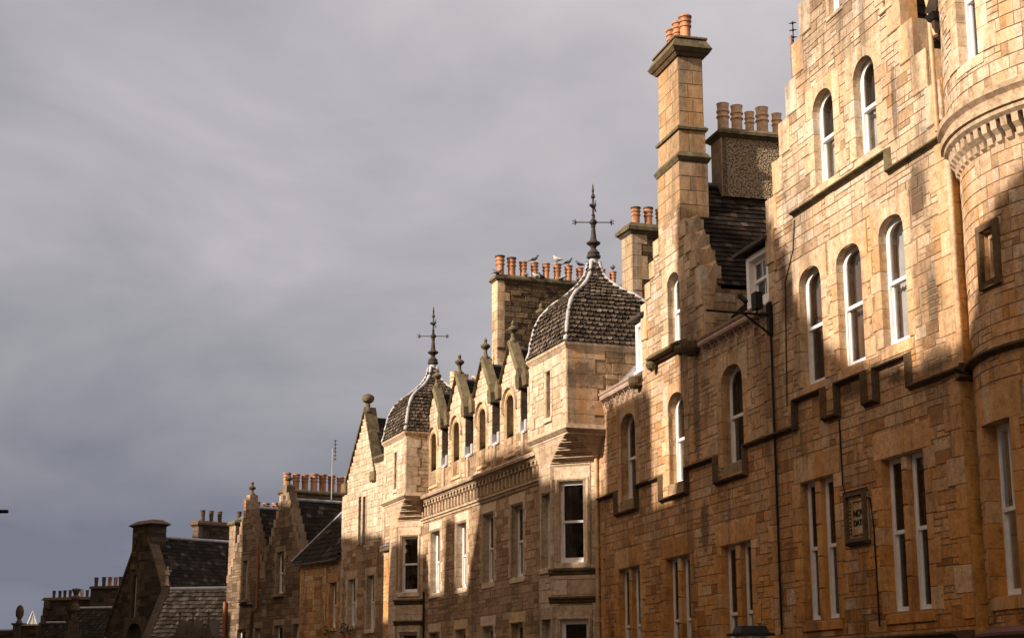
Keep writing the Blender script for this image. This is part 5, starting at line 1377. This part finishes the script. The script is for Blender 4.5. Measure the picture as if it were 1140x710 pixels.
# ================================================================== the far roofs
def far_house(O, ang, label, parts, name='stone_house'):
    b_ = Bld(O, ang, label, 'house', name); parts(b_); rebase(b_, 0, gz(O[1])); return b_
def g_parts(b_):
    s = lambda o, x_, y_: survey(b_, Frame((0, o), (1, 0)), x_, y_)
    a1, zt = s(0, 101, 655); a0, _ = s(0, 142, 655); _, zm = s(0, 110, 677)
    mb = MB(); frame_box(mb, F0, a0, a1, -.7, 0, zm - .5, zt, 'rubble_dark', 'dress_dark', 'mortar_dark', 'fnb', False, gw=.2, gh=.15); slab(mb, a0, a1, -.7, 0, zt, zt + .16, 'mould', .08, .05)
    c = mb.build('chimney', b_.root)
    for px_, k in ((107, 's'), (115.5, 's'), (122, 'c'), (128.5, 'a'), (134, 's')):
        a_, _ = s(-.35, px_, 652); pot(c, (a_, -.35, zt + .14), k, .9)
    al, zl = s(.35, 87, 677); ar, _ = s(.35, 140, 677)
    mb = MB(); slates(mb, quadP((al, 3.2, zl - 2.6), (ar, 3.2, zl - 2.6), (ar, .35, zl), (al, .35, zl)), 14, 24, 'slate', jit=.3); rf = mb.build('roof', b_.root)
    mb = MB(); tube(mb, [(al, .35, zl + .03), (s(.35, 129, 677)[0], .35, zl + .03)], .08, 'lead_white', 8); mb.build('ridge_lead', rf)
    mb = MB(); Fg = Frame((0, 3.0), (1, 0)); w = Wall(mb, Fg, ar, al, -4, zl - 2.5, 'rubble_dark', 'dress_dark', 'mortar_dark', gw=.2, gh=.15); w.lay()
    mb.add([(al, .35, -4), (al, 3.2, -4), (al, 3.2, zl - 2.6), (al, .35, zl), (al, -3, zl - 2.6), (al, -3, -4)], [tuple(range(6))], 'rubble_dark')
    mb.build('wall', b_.root)
    # gablet with an urn
    ag, zg = s(3.3, 84, 655); Fq = Frame((ag, 3.3), (1, 0)); mb = MB()
    w = Wall(mb, Fq, -.75, .75, zg - 6, zg - .9, 'dress_dark', 'dress_dark', 'mortar_dark', prof=lambda a: zg - 1.1 - abs(a) * 3., gw=.2, gh=.15); w.opening(-.3, .1, zg - 5.2, zg - 3.6, marg=.1, lint=.2, reveal=.2); w.lay()
    mb.build('gable', b_.root)
    window(b_.root, Fq, -.3, .1, zg - 5.2, zg - 3.6, h=-.1)
    mb = MB(); lathe(mb, (ag, 3.2, zg - 1.3), [(.28, 0), (.24, .3), (.12, .42), (.14, .55), (.28, .7), (.26, .82), (.13, .92), (.2, 1.1), (.27, 1.25), (.22, 1.32), (.02, 1.34)], 'mould', 10); mb.build('finial', b_.root)
far_house((-.265 * 105, 105.), 70, 'far dark house with five chimney pots and an urn topped gablet', g_parts)
def g2_parts(b_):
    s = lambda o, x_, y_: survey(b_, Frame((0, o), (1, 0)), x_, y_)
    a1, zt = s(0, 49, 668); a0, _ = s(0, 100, 668)
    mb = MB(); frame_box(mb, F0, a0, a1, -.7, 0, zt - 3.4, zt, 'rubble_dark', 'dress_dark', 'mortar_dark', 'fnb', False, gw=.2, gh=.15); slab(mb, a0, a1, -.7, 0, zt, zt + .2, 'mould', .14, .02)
    c = mb.build('chimney', b_.root)
    for px_, k in ((60, 's'), (66.5, 's'), (72, 's'), (78, 's'), (91, 'b'), (97, 's')):
        a_, _ = s(-.35, px_, 665); pot(c, (a_, -.35, zt + .16), k, .82)
    al, zl = s(.35, 52, 693); ar, _ = s(.35, 100, 693)
    mb = MB(); slates(mb, quadP((al, 3.2, zl - 2.6), (ar, 3.2, zl - 2.6), (ar, .35, zl), (al, .35, zl)), 14, 24, 'slate', jit=.3); rf = mb.build('roof', b_.root)
    mb = MB(); tube(mb, [(al, .35, zl + .03), (s(.35, 73, 693)[0], .35, zl + .03)], .08, 'lead_white', 8); mb.build('ridge_lead', rf)
    mb = MB(); Fg = Frame((0, 3.0), (1, 0)); w = Wall(mb, Fg, ar, al, -4, zl - 2.5, 'rubble_dark', 'dress_dark', 'mortar_dark', gw=.2, gh=.15); w.lay()
    mb.add([(al, .35, -4), (al, 3.2, -4), (al, 3.2, zl - 2.6), (al, .35, zl), (al, -3, zl - 2.6), (al, -3, -4)], [tuple(range(6))], 'rubble_dark')
    for k in range(6): box(mb, Frame((al, .2), (1, 0)), .0 + k * .13, .28 + k * .13, zt - .6 - k * .55, zt - .05 - k * .5, -.5, .2, 'mould', .05)
    mb.build('wall', b_.root)
far_house((-.29 * 117, 117.), 70, 'far dark house with six pots along its broad chimney wall', g2_parts)
def h_parts(b_):
    s = lambda o, x_, y_: survey(b_, Frame((0, o), (1, 0)), x_, y_)
    a1, z1 = s(0, 24, 696); a0, _ = s(0, 47, 696)
    mb = MB(); w = Wall(mb, F0, a0 - 3, a1, z1 - 6, z1, 'rubble_dark', 'dress_dark', 'mortar_dark', gw=.2, gh=.15); w.lay(); slab(mb, a0 - 3, a1, -.5, .0, z1, z1 + .12, 'mould_light', .05, .02)
    ap_, zp = s(0, 19.5, 696); box(mb, F0, ap_ - .35, ap_ + .35, zp - 6, zp + .05, -.6, .15, 'mould', .05); slab(mb, ap_ - .35, ap_ + .35, -.6, .15, zp + .05, zp + .2, 'mould', .05, .1)
    mb.build('wall', b_.root)
    mb = MB(); lathe(mb, (ap_, -.2, zp + .18), [(.3, 0), (.2, .2), (.14, .35), (.2, .42), (.3, .6), (.32, 1.0), (.22, 1.3), (.1, 1.42), (.02, 1.45)], 'mould', 10); mb.build('urn', b_.root)
    al, zl = s(0, -14, 702); ar, _ = s(0, 16, 702)
    mb = MB(); w = Wall(mb, F0, ar, al + 6, zl - 6, zl, 'rubble_dark', 'dress_dark', 'mortar_dark', gw=.2, gh=.15); w.lay(); slab(mb, ar, al + 6, -.5, 0, zl, zl + .12, 'lead', .05, .02); mb.build('low_wall', b_.root)
far_house((-.31 * 130, 130.), 75, 'low far building with a stone urn on its parapet pier', h_parts, 'parapeted_building')
# white glazed pyramid beyond the parapet
pr = thing('glass_pyramid', 'small white glazed pyramid rooflight above the far parapet', 'rooflight')
d = ray(35.5, 697); k = 150. / d[1]; cx_, cy_, cz_ = d[0] * k, 150., d[2] * k + EYE
pr.location = (cx_, cy_, cz_ - .1); mb = MB(); hw_ = .72; H_ = 1.45
for i in range(4):
    a, b_ = R(45 + 90 * i + 20), R(135 + 90 * i + 20); p_, q_ = (hw_ * cos(a), hw_ * sin(a), 0), (hw_ * cos(b_), hw_ * sin(b_), 0); t_ = (0, 0, H_)
    if i % 2 == 0: mb.add([p_, q_, t_], [(0, 1, 2)], 'glass_pyr')
    else: mb.add([p_, q_, t_], [(0, 1, 2)], 'lead_dark')
mb.build('glazing', pr)
mb = MB()
for i in range(4):
    a = R(45 + 90 * i + 20); tube(mb, [(hw_ * cos(a), hw_ * sin(a), 0), (0, 0, H_ + .05)], .05, 'lead_white', 6)
    b_ = R(135 + 90 * i + 20); tube(mb, [((hw_ * (cos(a) + cos(b_))) / 2, (hw_ * (sin(a) + sin(b_))) / 2, 0), (0, 0, H_)], .03, 'lead_white', 6)
box(mb, Frame((0, -.8), (1, 0)), -.8, .8, -8, .0, 0, 1.6, 'lead_dark')
mb.build('frame', pr)

# ================================================================== the opposite side of the street (throws the shade seen on the fronts)
def opposite(t0, t1, off, prof, label, depth=7.):
    k = 1.45 if off < 16 else 1.6
    t0 += k; t1 += k; prof = [(a + k, b - .2) for a, b in prof]
    n = A.n; u = A.u; ox, oy = OA[0] + n[0] * off, OA[1] + n[1] * off
    # local x runs along u, street face looks back across the street
    o = thing('opposite_tenement', label, 'building', None, (ox + u[0] * (t0 + t1) / 2, oy + u[1] * (t0 + t1) / 2, gz(oy + u[1] * (t0 + t1) / 2)), math.atan2(u[1], u[0]))
    c = (t0 + t1) / 2; zb = gz(oy + u[1] * c); L = lambda x_, y_, z_: (x_ - c, y_, z_ - zb)
    mb = MB(); pts = [q for q in prof if t0 <= q[0] <= t1]
    poly = [(t0, -6)] + pts + [(t1, -6)]; m = len(poly)
    V_ = [L(x_, .33, z_) for x_, z_ in poly] + [L(x_, .55, z_) for x_, z_ in poly]
    mb.add(V_, [tuple(range(m)), tuple(range(m, 2 * m))] + [(i, (i + 1) % m, m + (i + 1) % m, m + i) for i in range(m)], 'rubble_buff')
    zmin = min(z for _, z in pts)
    mb.add([L(t0, depth, -6), L(t1, depth, -6), L(t1, depth, zmin - 2.5), L(t0, depth, zmin - 2.5)], [(0, 1, 2, 3)], 'rubble_buff')
    for x_ in (t0 + .01, t1 - .01): mb.add([L(x_, .5, -6), L(x_, depth, -6), L(x_, depth, zmin - 2.5), L(x_, depth * .5, zmin - .8), L(x_, .5, zmin - .8)], [tuple(range(5))], 'rubble_buff')
    def pz(x_):
        for (xa, za), (xb, zb_) in zip(pts, pts[1:]):
            if xa <= x_ <= xb and xb > xa: return za + (zb_ - za) * (x_ - xa) / (xb - xa) - zb
        return 0
    Ff = Frame((t1 - c, 0), (-1, 0)); w = Wall(mb, Ff, 0, t1 - t0, -.3, max(z for _, z in pts) - zb, 'rubble_buff', 'dress_buff', prof=lambda a: pz(t1 - a), gw=.24, gh=.16, proud=.01, jit=.01)
    OP = []
    x_ = 1.0
    while x_ < t1 - t0 - 1.6:
        for zf in (1.5, 4.9, 8.2):
            if zf + 2.4 < min(pz(t1 - x_), pz(t1 - x_ - .95)) + zb: OP.append((x_, x_ + .95, zf - zb, zf + 1.9 - zb))
        x_ += 2.5
    for q in OP: w.opening(*q, marg=.2, lint=.3, reveal=.3, sill=.15)
    w.quoins(0, 1, -.3, 10, (.3, .5), .35); w.quoins(t1 - t0, -1, -.3, 10, (.3, .5), .35)
    w.lay()
    w_ = mb.build('wall', o)
    mb = MB(); mb.add([L(t0, .5, zmin - .9), L(t1, .5, zmin - .9), L(t1, depth * .5, zmin - .8), L(t0, depth * .5, zmin - .8), L(t1, depth + .2, zmin - 2.6), L(t0, depth + .2, zmin - 2.6)], [(0, 1, 2, 3), (3, 2, 4, 5)], 'slate'); mb.build('roof', o)
    for q in OP: window(o, Ff, *q, h=-.18)
    return o, L
P1 = [(-24, 14.), (-15, 14.), (-10.8, 18.2), (-8.3, 16.4), (-7.6, 15.2), (-6.6, 14.7)]
opposite(-24, -6.6, 15, P1, 'gabled tenement across the street from the round corner tower, outside the photograph')
P2 = [(-6.6, 14.7), (-5.0, 14.85), (-3.1, 15.4), (-2.2, 15.9), (-1.25, 16.9), (-1.0, 17.9), (-.2, 18.9), (1.2, 20.3), (4.5, 20.3), (4.55, 15.4)]
o2, L2 = opposite(-6.6, 4.55, 15, P2, 'tall gabled tenement across the street with a broad chimney head, outside the photograph')
P3 = [(4.56, 15.0), (5.25, 13.8), (6.45, 13.8), (6.5, 16.5), (9.65, 16.7), (9.7, 14.5), (10.6, 14.5)]
opposite(4.56, 10.6, 15, P3, 'narrow tenement across the street with a raised middle block, outside the photograph')
sh = lambda P: [(t_ - 1.03, z_ + 1.62) for t_, z_ in P]
P4 = sh([(11.0, 14.3), (12.2, 14.5), (12.9, 15.3), (14.2, 15.2), (14.9, 16.0), (19.0, 16.0), (19.2, 14.7)])
opposite(P4[0][0], P4[-1][0], 18, P4, 'set back tenement across the street with a stepped parapet, outside the photograph')
P5 = sh([(19.21, 14.7), (20.45, 12.2), (21.5, 12.2), (21.6, 14.5), (22.6, 14.5), (22.75, 12.2), (24.3, 12.2), (24.8, 13.5), (26.7, 13.5), (27.2, 10.9)])
opposite(P5[0][0], P5[-1][0], 18, P5, 'set back tenement across the street with a chimney above low eaves, outside the photograph')
P6 = sh([(27.21, 10.9), (30, 11.3), (31, 14.5), (36.0, 14.2), (36.2, 15.2), (45.3, 15.2), (45.4, 10.5)])
opposite(P6[0][0], P6[-1][0], 18, P6, 'long tenement furthest down the other side of the street, outside the photograph')
P7 = sh([(45.41, 10.4), (47, 9.6), (48.5, 9.4), (49, 15.5), (90, 15.5), (124, 14)])  # unseen block, added and raised to shade the far houses
opposite(P7[0][0], P7[-1][0], 22, [(t_, z_ + 2) for t_, z_ in P7], 'unseen terrace added to shade the far houses down the street, outside the photograph')

# ================================================================== small things
def bird_mesh(m):
    mb = MB()
    pts = [(-.17, 0, .10), (-.10, 0, .12), (0, 0, .14), (.07, 0, .18), (.10, 0, .235), (.135, 0, .25), (.165, 0, .245)]
    tube(mb, pts, .05, m, 10, [.012, .045, .066, .055, .034, .034, .01])
    tube(mb, [(.16, 0, .246), (.195, 0, .238)], .008, 'pot_soot', 6, [.012, .003])
    mb.add([(-.28, -.03, .07), (-.28, .03, .07), (-.12, .04, .13), (-.12, -.04, .13)], [(0, 1, 2, 3)], m)
    for sy in (-1, 1):
        tube(mb, [(.04, sy * .045, .17), (-.06, sy * .06, .145), (-.18, sy * .035, .10)], .02, m, 6, [.02, .035, .008])
        tube(mb, [(0, sy * .02, .10), (.01, sy * .02, 0)], .006, 'pot_soot', 5)
    return mb
BM = {}
def bird(pos, m, label, rz, sc=1., group=None):
    if m not in BM:
        o = bird_mesh(m).build('bird'); BM[m] = o.data
    else: o = bpy.data.objects.new('bird', BM[m]); COL.objects.link(o)
    o.location = pos; o.rotation_euler = (0, 0, rz); o.scale = (sc,) * 3
    tag(o, label, 'bird', group or 'birds on the long chimney stack')
def on_C(px_, py_, s_): a_, z_ = survey(C, Frame((s_, 0), (0, 1)), px_, py_); return C.world(s_, a_, z_)
PB = [(3, 'small dark pigeon on the fourth pot from the left of the long stack', 'bird', 1.0), (5, 'pale gull standing on the sixth pot from the left of the long stack', 'gull', 1.3), (6, 'dark bird on the seventh pot of the long stack, just right of the gull', 'bird', 1.0),
      (7, 'dark bird crouched on the eighth pot from the left of the long stack', 'bird', .95), (8, 'upright dark bird on the pot nearest the bell roof', 'bird', 1.05), (10, 'dark bird on the last pot, right of the bell roof spire', 'bird', 1.1)]
for i, lab, m, sc in PB:
    o_ = -3.76 - i * .435; bird(C.world(15.57, o_, 15.86 + .23 + .66 * pk[i][2]), m, lab, random.uniform(0, 6), sc)
for px_, lab, m in ((544.5, 'dark pigeon at the outer street corner of the long stack cap', 'bird'), (555, 'pigeon sitting on the cap below the first pot', 'bird'), (586, 'pigeon on the cap between the third and fourth pots', 'bird'), (597, 'pale pigeon on the front lip of the cap below the fourth pot', 'gull'), (603, 'pigeon on the cap between the fourth and fifth pots', 'bird'), (626.5, 'pale gull on the cap lip below the gull topped pot', 'gull'), (644, 'pigeon on the cap just left of the bell roof hip', 'bird')):
    a_, _ = survey(C, Frame((15.2, 0), (0, 1)), px_, 315); a_ = min(a_, -3.5)
    bird(C.world(15.235, a_, 15.86 + .15), m, lab, random.uniform(0, 6), .95)
# aerials
def aerial(pos, h, label, m='lead', red=False, rz=0.):
    o = thing('television_aerial', label, 'aerial', None, pos, rz)
    mb = MB(); tube(mb, [(0, 0, 0), (0, 0, h)], .022, 'pipe_red' if red else m, 6); mb.build('mast', o)
    mb = MB(); tube(mb, [(0, 0, h - .05), (.22, 0, h - .05)], .012, 'iron', 5); tube(mb, [(.22, 0, h - .45), (.22, 0, h + .38)], .012, 'iron', 5)
    for k in range(6): tube(mb, [(.22, -.07, h - .4 + k * .15), (.22, .07, h - .4 + k * .15)], .012, 'iron', 5); lathe(mb, (.22, 0, h - .4 + k * .15), [(.01, -.03), (.035, 0), (.01, .03)], 'iron', 6)
    mb.build('antenna', o)
d = survey(A, Frame((4.6, 0), (0, 1)), 883, 96); aerial(A.world(4.6, d[0], d[1]), 1.05, 'rust red mast with a small aerial beside the stepped gable of the tall tenement', red=True, rz=1.2)
d = survey(D, Frame((9.4, 0), (0, 1)), 369, 556); aerial(D.world(9.4, d[0], d[1]), 2.05, 'thin pale mast with an aerial rising in front of the brown tenement pots', 'lead_white', rz=1.2)
# floodlight bracket on the junction of the two golden tenements
fl = thing('floodlight_bracket', 'black iron bracket arm with a boxy floodlight, reaching out beside the white dormer', 'floodlight', None, A.world(4.95, .02, 8.62), pi / 2 + R(14.97))
mb = MB(); box(mb, Frame((0, 0), (1, 0)), -.07, .07, -.38, .25, -.02, .06, 'iron', .01); mb.build('wall_plate', fl)
mb = MB(); tube(mb, [(0, .05, 0), (0, 1.3, .02)], .025, 'iron', 8); tube(mb, [(0, .05, -.35), (0, .55, 0)], .02, 'iron', 6); mb.build('arm', fl)
mb = MB(); slab(mb, -.11, .11, .2, .34, .1, .42, 'iron', 0, 0); tube(mb, [(0, .28, .0), (0, .28, .12)], .02, 'iron', 6); mb.build('lamp_box', fl)
mb = MB(); tube(mb, [(-.02, .5, .22), (.1, .58, .38)], .05, 'iron', 8); mb.build('sensor', fl)
# black lantern head in front of the golden tenement, at the bottom edge
d = ray(836, 712); k = 24. / d[1]; lx, ly, lz = d[0] * k, 24., d[2] * k + EYE
ln = thing('street_lantern', 'black lantern lid just showing at the bottom edge before the golden tenement', 'lantern', None, (lx, ly, gz(ly)), .15); zz = lz - gz(ly)
mb = MB(); slab(mb, -.14, .14, -.14, .14, zz + .08, zz + .2, 'iron', .09, .04); slab(mb, -.16, .16, -.16, .16, zz + .06, zz + .098, 'iron', .12, .12); mb.build('lid', ln)
mb = MB(); slab(mb, -.15, .15, -.15, .15, zz - .45, zz + .055, 'glass', -.05, .03); mb.build('lantern_glass', ln)
mb = MB(); lathe(mb, (0, 0, 0), [(.2, 0), (.2, .3), (.1, .5), (.07, .9), (.05, 2.0), (.05, zz - .55), (.09, zz - .5), (.12, zz - .45)], 'iron', 12); mb.build('post', ln)
# lamp arm poking in at the left edge
d = ray(9, 569); k = 16. / d[1]; ex, ey, ez = d[0] * k, 16., d[2] * k + EYE
sl_ = thing('street_lamp', 'slim black street lamp, its arm tip poking in at the left edge', 'street lamp', None, (ex - 1.9, ey, gz(ey)))
mb = MB(); lathe(mb, (0, 0, 0), [(.11, 0), (.11, .8), (.07, .9), (.05, ez - gz(ey) + .0), (.02, ez - gz(ey) + .1)], 'iron', 12); mb.build('post', sl_)
mb = MB(); zz = ez - gz(ey); tube(mb, [(0, 0, zz), (1.9, 0, zz)], .015, 'iron', 8, [.03, .018]); mb.build('arm', sl_)
mb = MB(); lathe(mb, (.55, 0, zz - .4), [(.04, 0), (.16, .02), (.1, .22), (.03, .3), (.02, .4)], 'iron', 12); mb.build('lamp_head', sl_)
# pot plants on the ledge of the gabled house
def plant(a_, label, hh):
    o = thing('pot_plant', label, 'plant', 'pot plants on the ledge', D.world(a_, .25, 3.62)); mb = MB()
    lathe(mb, (0, 0, 0), [(.08, 0), (.12, .2), (.13, .2)], 'pot', 10); mb.build('plant_pot', o)
    mb = MB()
    for k in range(60):
        t1, r1, h1 = random.random() * 6.3, random.random() * .22, .18 + random.random() * hh; s_ = .06
        c = (r1 * cos(t1), r1 * sin(t1), h1); a, b_ = random.random() * 6, random.random() * 2
        mb.add([c, (c[0] + s_ * cos(a), c[1] + s_ * sin(a), c[2] + s_ * .6), (c[0] + s_ * cos(a + 1), c[1] + s_ * sin(a + 1), c[2] + s_ * b_)], [(0, 1, 2)], 'leaf')
    mb.build('foliage', o)
M['leaf'] = plain_mat('dark leaves', (.05, .07, .025), .6, .5, 9.)
for a_, l, hh in ((6.7, 'bushy dark pot plant under the middle window of the gabled house', .45), (6.1, 'low dark pot plant to the right of the bushier one', .3), (8.3, 'straggly pot plant on the ledge under the stair tower window', .35)): plant(a_, l, hh)
